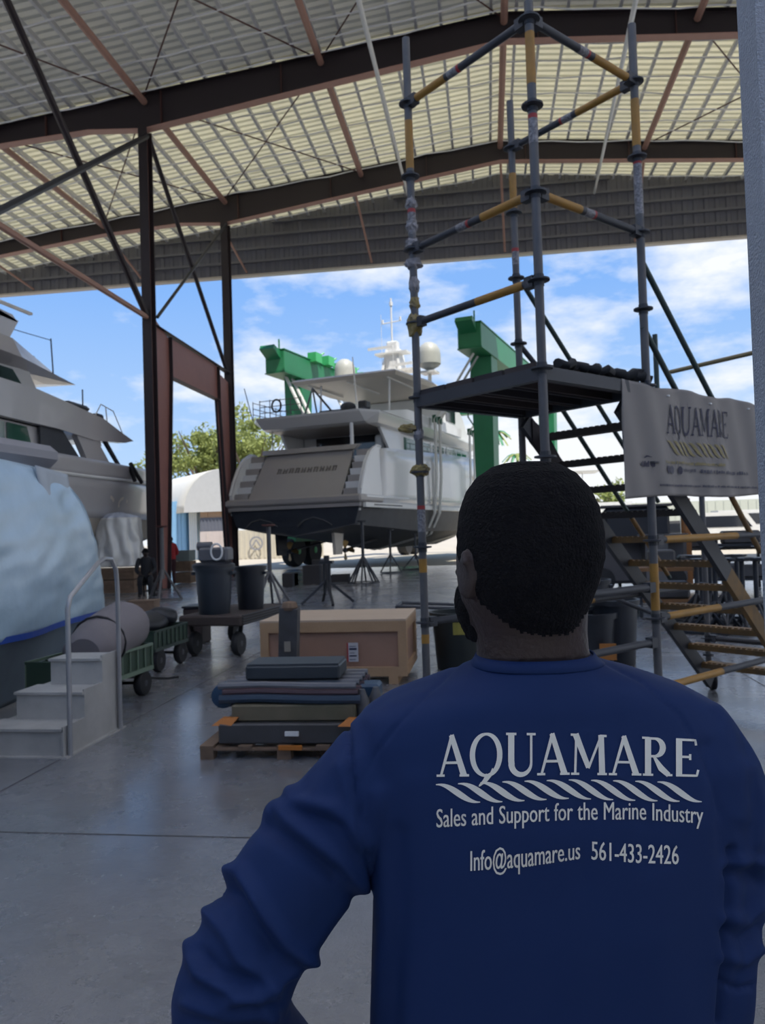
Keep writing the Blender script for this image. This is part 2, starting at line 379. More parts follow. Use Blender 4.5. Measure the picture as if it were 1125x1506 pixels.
# end wall (corrugated fascia above the opening)
fw = B(); x = -31.0; pr = []
while x < 31:
    pr += [(x, 0), (x+.2, 0), (x+.25, .05), (x+.40, .05)]; x += .45
zs = 13.85
vs = []
for (xx, dy) in pr: vs += [V((xx, 34.6-dy, zs)), V((xx, 34.6-dy, roofz(xx)))]
fw.add(vs, [(2*i, 2*i+2, 2*i+3, 2*i+1) for i in range(len(pr)-1)])
fsm = mat('grey wall sheet', (.14, .145, .175), .6, var=(.6, .5, (.11, .105, .12)))
struct(fw, 'wall_front', fsm, solid=.004)
for z in (14.4, 15.0, 15.6, 16.2, 16.8):
    half = (17.3-z)/.105
    b = B(); b.bx(max(-31, RX-half), min(31, RX+half), 34.38, 34.5, z, z+.1); struct(b, 'trim_2', mat('grey girt', (.16, .16, .18), .6))
b = B(); b.bx(-31, 31, 34.4, 34.72, 13.78, 13.86); struct(b, 'trim_3', mat('pale drip edge', (.5, .45, .40), .5))
b = B(); b.bx(-31, 31, Y0-.2, Y0, 0, 7.0); struct(b, 'wall_back', mat('pale light blocking wall', (.55, .57, .62), .8))  # unseen wall, added to block light from behind the camera
# right wall (edge close to the camera)
wm = mat('grey stucco door jamb', (.40, .44, .50), .8, bump=(220, .55), var=(60, .3, (.24, .27, .32)))
p = onY(1108, 560, 1.3)
b = B(); b.bx(p.x, p.x+1.2, 1.22, 1.3, 0, 4.2); struct(b, 'wall_right', wm)
# ------------------------------------------------------------------ scaffold tower with stairs
M0 = V((.33, 4.39, 0)); E1 = V((.687, .726, 0)); E2 = V((-.726, .687, 0)); E1.normalize(); E2.normalize()
PL = {'M': M0, 'L': M0+E2*1.06, 'R': M0+E1*1.04, 'B': M0+E1*1.04+E2*1.06}
PL['R2'] = PL['R']+E1*2.57; PL['B2'] = PL['B']+E1*2.57
sca = thing('scaffold_tower', 'tall galvanised and yellow scaffold tower with stairs, right of centre', 'scaffold', tuple(M0))
def zz(p, z): return V((p.x, p.y, z))
tops = {'M': 4.60, 'L': 4.95, 'R': 4.88, 'B': 4.86, 'R2': 2.45, 'B2': 2.45}
bands = {'M': [(4.12, 4.42)], 'L': [(4.05, 4.38), (1.33, 1.42), (.86, .92)], 'R': [(4.07, 4.38), (1.05, 1.35)], 'B': [(4.02, 4.30)], 'R2': [], 'B2': []}
labels_ = {'M': [(3.78, 3.92)], 'L': [(3.6, 3.75), (1.6, 1.75)], 'R': [(3.62, 3.95)], 'B': [(3.6, 3.7)], 'R2': [], 'B2': []}
tagm = mat('printed tag', (.30, .29, .30), .5, var=(60, .9, (.04, .04, .05))); redm = mat('red tag', (.35, .03, .03), .5)
for k, p in PL.items():
    pole = B(); pole.tube([zz(p, .18), zz(p, tops[k])], .0262, 14); po = pole.build('pole', galv, sca, world=True, smooth=True)
    z = .5
    while z < tops[k]+.01:
        if not (k == 'B' and z > 4.6):
            r = B(); r.lathe(zz(p, z), [(.026, -.012), (.062, -.006), (.062, .004), (.026, .006)], 16)
            r.lathe(zz(p, z), [(.030, -.035), (.030, .03)], 12); r.build('rosette', galvdk, po, world=True)
        z += .5
    for (a, c) in bands[k]:
        r = B(); r.tube([zz(p, a), zz(p, c)], .0272, 14); r.build('yellow_band', yel, po, world=True, smooth=True)
    for (a, c) in labels_[k]:
        r = B(); r.tube([zz(p, a), zz(p, c)], .0274, 14); r.build('printed_tag', tagm, po, world=True, smooth=True)
        r = B(); r.tube([zz(p, c), zz(p, c+.025)], .0276, 14); r.build('red_ring', redm, po, world=True, smooth=True)
    # caster
    b = B(); b.tube([zz(p, .12), zz(p, .5)], .018, 8); b.lathe(zz(p, .34), [(.05, -.01), (.05, .012)], 10); cs = b.build('caster_stem', galvdk, sca, world=True)
    b = B(); q = zz(p, .1)+E1*.05; b.lathe(q, [(.05, -.026), (.097, -.024), (.10, 0), (.097, .024), (.05, .026)], 20, 'X')
    b.build('caster_wheel', black, cs, world=True)
    b = B(); b.bx(p.x-.02, p.x+.08, p.y-.04, p.y+.04, .2, .24); b.build('caster_fork', galvdk, cs, world=True)
def ledger(a, c, z0, z1=None, ysec=(.0, .45), tg=None, hl=True):
    z1 = z0 if z1 is None else z1; p, q = zz(PL[a], z0), zz(PL[c], z1); d = (q-p).normalized(); L = (q-p).length
    p = p+d*.06; q = q-d*.06
    b = B(); b.tube([p, q], .0242, 12)
    for (e, s) in ((p, -1), (q, 1)): b.beam(e-d*s*.03, e+d*s*.035, .05, .065)
    o = b.build('ledger', galvdk, sca, world=True, smooth=True)
    if ysec:
        r = B(); r.tube([p+(q-p)*ysec[0], p+(q-p)*ysec[1]], .0251, 12); r.build('yellow_band', yel, o, world=True, smooth=True)
    if tg:
        r = B(); r.tube([p+(q-p)*tg, p+(q-p)*(tg+.09)], .0253, 12); r.build('printed_tag', tagm, o, world=True, smooth=True)
        r = B(); r.tube([p+(q-p)*(tg+.09), p+(q-p)*(tg+.11)], .0255, 12); r.build('red_ring', redm, o, world=True, smooth=True)
    return o
ledger('L', 'M', 4.5, ysec=(0, .33), tg=.36); ledger('M', 'R', 4.5, ysec=(.58, 1), tg=.42); ledger('R', 'B', 4.5, ysec=(0, .42), tg=.46)
ledger('L', 'M', 3.5, ysec=(.62, 1), tg=.40); ledger('M', 'R', 3.5, ysec=(0, .38), tg=.42)
ledger('L', 'M', 3.0, ysec=(.55, .95)); 
ledger('M', 'R', 1.2, ysec=None); ledger('M', 'R', .85, ysec=(0, .1)); ledger('L', 'B', 1.0, ysec=None); ledger('L', 'B', .5, ysec=None)
ledger('R', 'R2', 1.5, ysec=(.03, .42)); ledger('R', 'R2', 1.0, ysec=(.03, .30)); ledger('R', 'R2', .55, ysec=(.02, .30))
ledger('B', 'B2', 1.0, ysec=(0, .3)); ledger('R', 'B', 1.5, ysec=None) if False else None
ledger('R2', 'B2', .5, ysec=None); ledger('R2', 'B2', 2.0, ysec=None)
ledger('B', 'B2', 2.0, ysec=None) if False else None
# platform : frame, planks, debris netting on edge
for (a, c) in (('L', 'M'), ('M', 'R'), ('R', 'B'), ('B', 'L')):
    b = B(); b.beam(zz(PL[a], 2.47), zz(PL[c], 2.47), .05, .075); b.build('platform_bearer', galvdk, sca, world=True)
plk = mat('dark platform plank', (.030, .026, .030), .8)
for i in range(4):
    a = M0+E2*(.05+.25*i); c = a+E1*1.04; a2 = a+E2*.23; c2 = c+E2*.23
    b = B(); b.prism([zz(a, 2.50), zz(c, 2.50), zz(c2, 2.50), zz(a2, 2.50)], (0, 0, 0), (0, 0, .045))
    b.beam(zz(a+E2*.02, 2.47), zz(c+E2*.02, 2.47), .03, .05); b.beam(zz(a2-E2*.02, 2.47), zz(c2-E2*.02, 2.47), .03, .05)
    b.build('platform_plank', plk if i % 2 else mat('brown platform plank', (.05, .038, .036), .8), sca, world=True)
b = B()   # rolled black netting lying along the M-R edge and over towards the stair
pts = []
for i in range(26):
    s = i/25*.95; pts.append(zz(M0+E1*(s+.18)+E2*(.03+.03*sin(i*1.9)), 2.555+.012*sin(i*2.7)))
b.tube(pts, [.028+.007*sin(i*2.1) for i in range(26)], 9)
pts = [zz(PL['R']+E2*(i*.08)-E1*.02, 2.58+.02*sin(i*2)) for i in range(13)]
b.tube(pts, [.026+.007*sin(i*2.6) for i in range(13)], 8)
b.build('rolled_net', black, sca, world=True, smooth=True)
b = B()   # perforated gusset under the platform at B side
b.prism([zz(PL['B']+E1*.03, 2.42), zz(PL['B']+E1*.03, 2.25), zz(PL['B']+E1*.42, 1.93), zz(PL['B']+E1*.42, 2.05), zz(PL['B']+E1*.2, 2.32)], E2*-.04, E2*-.08)
b.build('gusset', plk, sca, world=True)
# diagonal under L corner
# stairs
for k in range(11):
    z = 2.3-.2*k; s = .12+.22*k
    a = PL['B']+E1*s-E2*.06; c = PL['R']+E1*s+E2*.22
    b = B(); b.prism([zz(a, z), zz(c, z), zz(c+E1*.17, z), zz(a+E1*.17, z)], (0, 0, -.03), (0, 0, 0))
    b.beam(zz(a, z-.02), zz(c, z-.02), .025, .045)
    n = 16
    for i in range(n):
        q = a+(c-a)*((i+.5)/n); b.box(zz(q+E1*.02, z+.006), (.022, .03, .012), atan2(E1.y, E1.x))
    b.build('stair_tread', yeldk if k > 3 else mat('dark stair tread', (.045, .036, .032), .7), sca, world=True)
def diag(a, c, w, h, m, name):
    b = B(); b.beam(a, c, w, h); b.build(name, m, sca, world=True)
def sl_(base, off, s, z): return zz(PL[base]+E1*s+E2*off, z)
for off, base in ((.19, 'R'), (-.05, 'B')):
    o = sl_(base, off, -.02, 2.40); q = sl_(base, off, 1.3, 1.20); e = sl_(base, off, 2.5, .10)
    diag(o, q, .04, .13, galvdk, 'stringer'); diag(q, e, .04, .13, yeldk if off > 0 else galvdk, 'stringer')
grn = mat('dull green-grey rail', (.05, .075, .07), .5, .4)
def planeR(px, py, base='R'):
    d = ray(px, py); o = PL[base]-CAM; n = E2; return CAM+d*(o.dot(n)/d.dot(n))
def rail(px0, py0, px1, py1, base, m=grn, r=.019, name='handrail', sec=None):
    a = planeR(px0, py0, base); c = planeR(px1, py1, base); b = B(); b.tube([a, c], r, 10); o = b.build(name, m, sca, world=True, smooth=True)
    if sec:
        b = B(); b.tube([a+(c-a)*sec[0], a+(c-a)*sec[1]], r+.001, 10); b.build('yellow_band', yeldk, o, world=True, smooth=True)
rail(770, 419, 968, 738, 'B'); rail(800, 560, 985, 850, 'B', sec=(.66, .98))
rail(944, 385, 1125, 738, 'R'); rail(945, 480, 1118, 812, 'R', sec=(.72, 1))
a = P(963, 492, 6.2); b = B(); b.tube([a, zz(a, 2.4)], .02, 10); b.build('handrail_post', grn, sca, world=True, smooth=True)
b = B(); b.tube([P(978, 549, 6.6), P(1120, 516, 5.9)], .018, 10); b.build('handrail', mat('pale yellow rail', (.25, .20, .10), .5), sca, world=True, smooth=True)
b = B(); b.tube([P(880, 870, 7.3), P(965, 905, 7.3)], .02, 8); b.build('brace', galvdk, sca, world=True)
# short brace at B top of platform
b = B(); b.tube([zz(PL['B'], 3.0), zz(PL['B']+E1*.35-E2*.1, 2.62)], .02, 8); b.build('brace', galvdk, sca, world=True)
# tape wraps and torn plastic on left pole
ytp = mat('dirty yellow tape', (.27, .20, .05), .7, var=(16, .6, (.19, .17, .15))); gtp = mat('grey torn plastic', (.26, .25, .26), .6)
def crump(c, rx, ry, rz_, seed, m, name):
    b = B(); c = V(c); vs = []
    bm = bmesh.new(); bmesh.ops.create_icosphere(bm, subdivisions=3, radius=1)
    for v in bm.verts:
        d = 1+.35*noise.noise(v.co*2.2+V((seed, 0, 0)))+.22*noise.noise(v.co*5+V((seed, 3, 0)))
        v.co = V((v.co.x*rx*d, v.co.y*ry*d, v.co.z*rz_*d))
    bm.verts.index_update(); b.add([c+v.co for v in bm.verts], [[v.index for v in f.verts] for f in bm.faces]); bm.free()
    return b.build(name, m, sca, world=True)
Lp = PL['L']
def Lz(py): return zz(Lp, proj_z(Lp, py))
def proj_z(p, py):
    lo, hi = 0, 6
    for _ in range(30):
        mid = (lo+hi)/2
        if proj((p.x, p.y, mid))[1] > py: lo = mid
        else: hi = mid
    return lo
crump(Lz(478), .052, .05, .085, 1.0, ytp, 'tape_wrap'); crump(Lz(447)+V((.0, 0, 0)), .036, .035, .05, 2.0, ytp, 'tape_wrap')
crump(Lz(692), .062, .05, .045, 3.0, ytp, 'tape_wrap'); crump(Lz(634)+V((-.07, 0, .02)), .06, .04, .03, 4.4, ytp, 'tape_wrap')
for py, s, rx in ((388, 5.0, .055), (332, 6.0, .04), (420, 7.0, .035), (360, 8.3, .045), (300, 9.0, .035), (640, 9.7, .032)):
    crump(Lz(py), rx, .04, .045 if py != 420 else .07, s, gtp, 'torn_plastic')

# banner
def bpt(s, z):
    q = M0+E1*s-E2*(.035+.012*sin(s*9+z*2)+.008*sin(s*23+z*7)); return zz(q, z)
S0, S1 = .72, 2.75
def btop(s): return 2.51-.012*(1-cos((s-S0)*9))-.005*(s-S0)
def bbot(s): return 1.765-.01*sin(s*4)+.02*(s-S0)
bn = B(); bn.grid(lambda u, v: bpt(S0+(S1-S0)*u+(.012*sin(v*7) if u == 0 else 0), bbot(S0+(S1-S0)*u)*(1-v)+btop(S0+(S1-S0)*u)*v), 160, 40)
bm_ = mat('grey vinyl banner', (.27, .245, .225), .6, var=(2, .4, (.22, .205, .20)), trans=.12)
bo = bn.build('banner', bm_, smooth=True, solid=.003); tag(bo, 'grey vinyl banner with dark lettering hung on the scaffold beside the stairs', 'banner')
bvh_b = BVHTree.FromPolygons([tuple(v) for v in bn.v], bn.f)
# ------------------------------------------------------------------ lettering helpers
def stroke(pts, ws, step=.05):
    """calligraphic ribbon through 2D pts with widths -> (verts2d, faces)"""
    P_ = []; W_ = []
    for i in range(len(pts)-1):
        n = max(2, int(math.dist(pts[i], pts[i+1])/step)+1)
        for k in range(n):
            t = k/n; P_.append((pts[i][0]*(1-t)+pts[i+1][0]*t, pts[i][1]*(1-t)+pts[i+1][1]*t)); W_.append(ws[i]*(1-t)+ws[i+1]*t)
    P_.append(pts[-1]); W_.append(ws[-1]); vs = []; fs = []
    for i in range(len(P_)):
        a = P_[max(0, i-1)]; c = P_[min(len(P_)-1, i+1)]; dx, dy = c[0]-a[0], c[1]-a[1]; l = math.hypot(dx, dy) or 1
        nx, ny = -dy/l*W_[i]/2, dx/l*W_[i]/2; vs += [(P_[i][0]+nx, P_[i][1]+ny), (P_[i][0]-nx, P_[i][1]-ny)]
    for i in range(len(P_)-1): fs.append((2*i, 2*i+1, 2*i+3, 2*i+2))
    return vs, fs
def arc(cx, cy, rx, ry, a0, a1, n=18): return [(cx+rx*cos(radians(a0+(a1-a0)*i/n)), cy+ry*sin(radians(a0+(a1-a0)*i/n))) for i in range(n+1)]
def glyph(ch, K=1.0):
    """serif capital, unit height, returns list of strokes and width"""
    t, T, sf = .055*K, .145*K, .05*K; S = []
    ser = lambda x, y, w=.24: S.append(([(x-w/2, y), (x+w/2, y)], [sf, sf]))
    if ch == 'A':
        S.append(([(.12, .02), (.42, 1)], [t, t+.03])); S.append(([(.40, 1), (.74, .02)], [T*.8, T])); S.append(([(.22, .33), (.62, .33)], [t, t])); ser(.11, .02, .22); ser(.75, .02, .26); w = .86
    elif ch == 'Q':
        p = arc(.48, .5, .37, .49, 100, 460, 40); S.append((p, [.06+.09*abs(sin(radians(100+360*i/40-90+0)))*0+.085*abs(cos(radians(100+9*i))) for i in range(41)]))
        S.append(([(.50, .05), (.44, -.10), (.32, -.22), (.28, -.24)], [.05, .08, .05, .02])); S.append(([(.66, .18), (.60, .02), (.46, -.12), (.30, -.22)], [.03, .07, .09, .04])); w = .96
    elif ch == 'U':
        S.append(([(.20, 1), (.20, .35)]+[(.20+.01*i, .35-.08*i) for i in range(1, 2)]+arc(.47, .30, .27, .28, 190, 360, 14)+[(.74, .3), (.74, 1)], [T, T, T]+[T-(T-t)*i/14 for i in range(15)]+[t, t])); ser(.20, .98, .28); ser(.74, .98, .24); w = .90
    elif ch == 'M':
        S.append(([(.17, 0), (.20, 1)], [t, t])); S.append(([(.18, 1), (.53, .18)], [T, T*.8])); S.append(([(.53, .16), (.88, 1)], [t, t])); S.append(([(.87, 1), (.90, 0)], [T*.9, T])); ser(.17, .02, .22); ser(.90, .02, .26); ser(.14, .98, .18); ser(.93, .98, .18); w = 1.08
    elif ch == 'R':
        S.append(([(.20, 0), (.20, 1)], [T, T])); S.append(([(.2, .97), (.36, .97)]+arc(.38, .74, .22, .23, 85, -85, 12)+[(.2, .5)], [t, t]+[t+(T-t)*sin(pi*i/12) for i in range(13)]+[t])); S.append(([(.36, .5), (.55, .2), (.76, .02)], [t, T, T*.8])); ser(.2, .02, .28); ser(.14, .98, .2); ser(.78, .02, .16); w = .84
    elif ch == 'E':
        S.append(([(.20, 0), (.20, 1)], [T, T])); S.append(([(.12, .98), (.64, .98), (.66, .84)], [t, t, t])); S.append(([(.2, .52), (.50, .52)], [t, t])); S.append(([(.50, .60), (.50, .44)], [t, t])); S.append(([(.12, .02), (.68, .02), (.72, .18)], [t, t, t])); w = .74
    return S, w
def word_serif(txt, K=1.0):
    vs = []; fs = []; x = 0
    for ch in txt:
        S, w = glyph(ch, K)
        for p, ws in S:
            v, f = stroke(p, ws); n = len(vs); vs += [(a+x, b) for a, b in v]; fs += [[i+n for i in q] for q in f]
        x += w
    return vs, fs, x
def word_sans(txt, bold=.0):
    cu = bpy.data.curves.new('t', 'FONT'); cu.body = txt; cu.size = 1.35; cu.offset = 0; cu.resolution_u = 3; cu.space_word = 1.1
    o = bpy.data.objects.new('t', cu); COL.objects.link(o); dg = bpy.context.evaluated_depsgraph_get(); me = bpy.data.meshes.new_from_object(o.evaluated_get(dg))
    vs = [(v.co.x, v.co.y) for v in me.vertices]; fs = [list(p.vertices) for p in me.polygons]
    bpy.data.objects.remove(o); bpy.data.curves.remove(cu); bpy.data.meshes.remove(me)
    x0 = min(v[0] for v in vs); x1 = max(v[0] for v in vs)
    base = [(a-x0, b) for a, b in vs]; out = list(base); fo = list(fs); n0 = len(base)
    if bold:
        for k, dx in enumerate((-bold, bold)):
            out += [(a+dx, b) for a, b in base]; fo += [[i+n0*(k+1) for i in q] for q in fs]
    return out, fo, x1-x0
# banner lettering: local coords on banner plane, s to the right, z up
def on_banner(vs, fs, name, m, s0, s1, z0, h, w, par=bo, z1=None):
    b = B(); out = []
    for (x, y) in vs:
        s = s0+(s1-s0)*x/w; z = (z0 if z1 is None else z0+(z1-z0)*x/w)+y*h; q = bpt(s, z); out.append(q-E2*.007)
    b.add(out, fs); b.build(name, m, par, world=True)
RM[bo.name] = Matrix.Translation(bo.location)
navy = mat('navy print', (.018, .018, .05), .6); gold = mat('faded gold print', (.28, .23, .10), .6); gprint = mat('grey print', (.07, .07, .10), .6)
v, f, w = word_serif('AQUAMARE', 1.1); on_banner(v, f, 'banner_name', navy, 1.19, 2.02, 2.195, .19, w, z1=2.205)
def rope(n, sx=1.0):
    vs = []; fs = []
    for i in range(n):
        x = i*1.0; p = []; ws = []
        for k in range(17):
            t = k/16; p.append((x+2.0*t, .5+.5*cos(pi*min(1, max(0, (t-.04)/.92)))*1.0)); ws.append(.05+.26*sin(pi*t)**1.2)
        v, f = stroke(p, ws, .2); m = len(vs); vs += v; fs += [[a+m for a in q] for q in f]
    return vs, fs, n+1.0
v, f, w = rope(10); on_banner(v, f, 'banner_rope', gold, 1.19, 2.0, 2.06, .085, w)
def smudge(n, seed):
    rd = random.Random(seed); vs = []; fs = []; x = 0
    for i in range(n):
        w_ = rd.uniform(.25, .7); h0 = rd.uniform(0, .2); h1 = rd.uniform(.7, 1.0); m = len(vs)
        vs += [(x, h0), (x+w_, h0), (x+w_, h1), (x, h1)]; fs.append([m, m+1, m+2, m+3]); x += w_+rd.choice((.12, .15, .2, .6))
    return vs, fs, x
v, f, w = smudge(40, 1); on_banner(v, f, 'banner_strapline', gold, 1.14, 1.92, 1.995, .022, w)
v, f, w = smudge(9, 2); on_banner(v, f, 'banner_sponsor', navy, .885, 1.03, 1.965, .042, w)
v, f = stroke([(.3, 1.3), (.5, 1.6), (.8, 1.45)], [.05, .2, .05]); on_banner(v, f, 'banner_emblem', navy, .885, 1.03, 1.965, .045, 1.0)
v, f, w = smudge(14, 3); on_banner(v, f, 'banner_sponsor', gprint, 1.37, 1.56, 1.945, .028, w)
v, f, w = smudge(22, 5); on_banner(v, f, 'banner_sponsor', gprint, 1.60, 2.3, 1.94, .030, w)
for s_, m_ in ((1.15, navy), (1.21, gprint), (1.31, navy)):
    v, f = stroke(arc(.5, .5, .3, .3, 0, 360, 16), [.5]*17); on_banner(v, f, 'banner_emblem', m_, s_, s_+.05, 1.93, .05, 1.0)
v, f, w = smudge(80, 4); on_banner(v, f, 'banner_strapline', gprint, 1.07, 2.45, 1.845, .017, w)
for s_ in (1.22, 1.74, 2.3):
    b = B(); q = bpt(s_, btop(s_)-.05); b.lathe(q, [(.004, -.004), (.013, -.004), (.013, .004), (.004, .004)], 12); b.build('eyelet', mat('pale eyelet', (.8, .8, .8), .3, .5), bo, world=True)

# ------------------------------------------------------------------ yacht by the lift (stern view), boat frame u right, v forward, w up
BA = -radians(23-7.8); BO = V((-7.58, 29.49, 0))
y1 = thing('motor_yacht', 'white motor yacht hauled out stern-first in the green travel lift', 'yacht', tuple(BO), BA)
def hb(v):
    if v < 10: return 2.75+.25*min(1, v/3)
    t = (v-10)/15; return 3.0*(1-t**2.3)+.03
def she(v): return 5.0 if v < 2 else 5.05+.045*(v-2)
def chb(v): return hb(v)*(.93-.25*max(0, (v-10)/15))
def keel(v): return .85+.72*max(0, 1-v/7)+(0 if v < 17 else (v-17)**2*.05)
vv = [0, .8, 1.8, 3, 5, 7, 9, 11, 13, 15, 17, 19, 21, 23, 24.3, 25]
def sec(v): # starboard half, from keel up to waterline
    return [(0.0, keel(v)), (chb(v)*.55, keel(v)+.38*min(1, .45+v/9)), (chb(v), 1.62+.35*max(0, 1-v/7)+.02*v*0+max(0, v-14)*.06), (hb(v), 2.6)]
b = B(); rings = []
for v in vv:
    s = sec(v); rings.append([V((-u, v, w)) for u, w in s[::-1]]+[V((u, v, w)) for u, w in s[1:]])
b.loft(rings, cap=False, closed=False)
b.add(rings[0], [tuple(range(len(rings[0])))])
b.build('hull_bottom', antig, y1, smooth=True)
for s in (-1, 1):
    b = B(); b.grid(lambda a, c: (lambda v: V((s*(hb(v)*(1+.02*c)), v, 2.6+(she(v)-2.6)*c)))(1.9+23.1*a), 40, 4)
    b.build('topside', gel, y1, smooth=True, solid=.06)
    b = B(); # curved quarter bulwark beside the stern steps
    q = [(0.02, 2.95), (0.0, 3.3), (.25, 3.85), (.6, 4.4), (1.05, 4.85), (1.6, 5.1), (2.0, 5.1), (2.0, 2.95)]
    b.prism([V((s*2.95, v, w)) for v, w in q], (-s*.14, 0, 0), (s*.02, 0, 0)); b.build('quarter_bulwark', gel, y1)
    b = B(); b.tube([V((s*2.95, v, w)) for v, w in q[1:7]], .055, 8); b.build('bulwark_cap', gel, y1, smooth=True)
    b = B(); b.bx(s*2.98, s*3.10, .1, 24*.98 if False else 12.5, 2.62, 2.80); b.build('boot_stripe', white, y1)
    b = B(); b.bx(s*2.97, s*3.06, .3, 4.8, 2.98, 3.1, .03); b.build('rub_rail', gel, y1)
    b = B(); b.bx(s*3.0, s*3.115, .9, 3.8, 2.70, 2.74); b.build('stripe', anti, y1)
    # stern steps
    for k in range(7):
        st = B(); st.bx(s*2.15, s*2.82, .12+.22*k, 2.6, 3.1+.27*k, 3.1+.27*k+.20); st.bx(s*2.12, s*2.82, .16+.22*k, 2.6, 3.3+.27*k-.01, 3.37+.27*k); st.build('stern_step', taupe if k % 2 == 0 else gel, y1)
b = B(); b.bx(-3.05, 3.05, -.28, 2.0, 2.82, 3.12, .07); b.bx(-2.95, 2.95, -.15, 2.0, 2.66, 2.80); pf = b.build('swim_platform', taupe, y1)
b = B(); b.bx(-2.9, 2.9, -.02, .06, 2.5, 2.58); b.build('platform_trim', white, y1)
b = B(); b.prism([V((-2.9, .0, 2.7)), V((2.9, .0, 2.7)), V((2.65, .05, 2.0)), V((.0, .05, 1.60)), V((-2.65, .05, 2.0))], (0, -.05, 0), (0, .3, 0)); b.build('stern_bottom', anti, y1)
# raked transom with name and side wings
b = B(); b.prism([V((-2.1, .05, 3.12)), V((2.1, .05, 3.12)), V((2.0, 1.5, 5.05)), V((-2.0, 1.5, 5.05))], (0, 0, 0), (0, .12, 0)); tr = b.build('transom', taupe, y1)
b = B(); b.prism([V((-2.12, 1.25, 5.0)), V((2.12, 1.25, 5.0)), V((2.25, 1.5, 5.22)), V((-2.25, 1.5, 5.22))], (0, 0, 0), (0, .25, 0)); b.build('transom_cap', taupe, y1)
b = B(); 
for (u0, w) in [(-1.15+.28*i, .2) for i in range(10)]:
    if u0 in (.25,): continue
    p0 = V((u0, 0, 0))
    for (du, h0, h1) in ((0, 0, .2), (.13, 0, .2)):
        q0 = V((u0+du, .05+1.45*(4.15+h0-3.12)/1.93-.035, 4.15+h0)); q1 = V((u0+du, .05+1.45*(4.15+h1-3.12)/1.93-.035, 4.15+h1)); b.beam(q0, q1, .04, .02)
    q0 = V((u0, .05+1.45*(4.25-3.12)/1.93-.035, 4.25+.08*((int(u0*10)) % 2))); b.beam(q0, q0+V((.15, 0, 0)), .02, .04)
b.build('name_lettering', mat('worn name letters', (.17, .15, .14), .4), tr)
# deck, salon, overhang
b = B(); b.bx(-2.9, 2.9, 1.6, 20, 4.55, 4.65); b.build('main_deck', gelb, y1)
b = B(); b.bx(-2.35, 2.35, 5.2, 17, 4.65, 6.2, .1); sal = b.build('saloon', gel, y1)
b = B(); b.bx(-1.6, 2.1, 5.14, 5.2, 4.7, 6.05); b.build('saloon_door', glassd, y1)
b = B(); b.bx(1.75, 2.15, 4.2, 5.1, 4.7, 5.9, .08); b.build('cockpit_locker', gel, y1)
for s in (-1, 1):
    for k in range(5):
        b = B(); b.bx(s*2.34, s*2.38, 6.2+2*k, 7.9+2*k, 5.15, 5.95); b.build('saloon_window', mat('green reflection glass', (.02, .12, .09), .08, spec=.8), y1)  # green reflection put into the pane colour
    b = B(); b.prism([V((s*2.35, 3.2, 6.2)), V((s*2.35, 5.6, 6.2)), V((s*2.5, 5.6, 4.6)), V((s*2.5, 4.6, 4.6))], (-.06, 0, 0), (.06, 0, 0)); b.build('side_wing', gel, y1)
    # rail with stanchions
    b = B(); b.tube([V((s*2.9, 7, 5.85)), V((s*2.9, 16, 6.1))], .02, 6); b.tube([V((s*2.9, 7, 5.6)), V((s*2.9, 16, 5.8))], .015, 6); b.tube([V((s*2.9, 7, 5.4)), V((s*2.9, 16, 5.6))], .015, 6)
    for k in range(8): b.tube([V((s*2.9, 7+k*1.25, 5.2)), V((s*2.9, 7+k*1.25, 5.9+.02*k))], .018, 6)
    b.build('side_rail', white, y1)
# boat deck overhang with bowl edges
ring = lambda du, dv, w: [V((-2.95+du, 2.0+dv, w)), V((-2.4, 1.25+dv, w)), V((2.4, 1.25+dv, w)), V((2.95-du, 2.0+dv, w)), V((3.02-du, 9, w)), V((2.6-du, 17.5-dv, w)), V((-2.6+du, 17.5-dv, w)), V((-3.02+du, 9, w))]
b = B(); b.loft([ring(.55, .9, 6.10), ring(.3, .55, 6.16), ring(0, .05, 6.50), ring(0, 0, 6.58), ring(.1, .1, 6.60)]); b.build('boat_deck', gel, y1)
b = B(); b.loft([ring(.6, .95, 6.085), ring(.6, .95, 6.10)]); b.build('overhang_ceiling', taupe, y1)
b = B(); b.tube([V((1.75, 1.9, 5.1)), V((1.75, 1.9, 6.3))], .075, 12); b.build('overhang_post', gel, y1, smooth=True)
b = B(); b.tube([V((-2.3, 2.4, 5.1)), V((-2.3, 2.4, 6.3))], .025, 8); b.build('overhang_post', taupe, y1, smooth=True)
for s in (-1, 1):
    b = B(); b.prism([V((s*2.98, 2.1, 6.55)), V((s*2.98, 13, 6.55)), V((s*2.98, 13, 7.05)), V((s*2.98, 5, 7.0))], (-.05, 0, 0), (.05, 0, 0)); b.build('deck_bulwark', gel, y1)
b = B()
for (v0, v1, u0, u1) in ((1.6, 1.6, -2.4, -.4), (1.7, 5.5, -2.8, -2.8)):
    for w in (6.85, 7.1, 7.35): b.tube([V((u0, v0, w)), V((u1, v1, w))], .017, 6)
    for k in range(5): b.tube([V((u0+(u1-u0)*k/4, v0+(v1-v0)*k/4, 6.6)), V((u0+(u1-u0)*k/4, v0+(v1-v0)*k/4, 7.4))], .018, 6)
b.build('aft_rail', galv, y1)
b = B(); b.tube([V((-2.95, 1.9, 6.6)), V((-3.15, 1.6, 8.0))], .02, 6); b.build('flag_pole', galvdk, y1)
b = B(); b.tube([V((-1.55+.22*cos(pi*k/10), 1.55, 7.1+.26*sin(pi*k/10))) for k in range(21)], .04, 8, cap=False); b.build('life_ring', black, y1)
b = B(); b.tube([V((-.6, 2.2, 6.6)), V((-.9, 3.6, 8.1)), V((-.3, 5.0, 6.8))], .05, 8); b.tube([V((-.9, 3.6, 8.1)), V((-1.1, 4.5, 6.6))], .04, 8); b.build('davit', galv, y1, smooth=True)
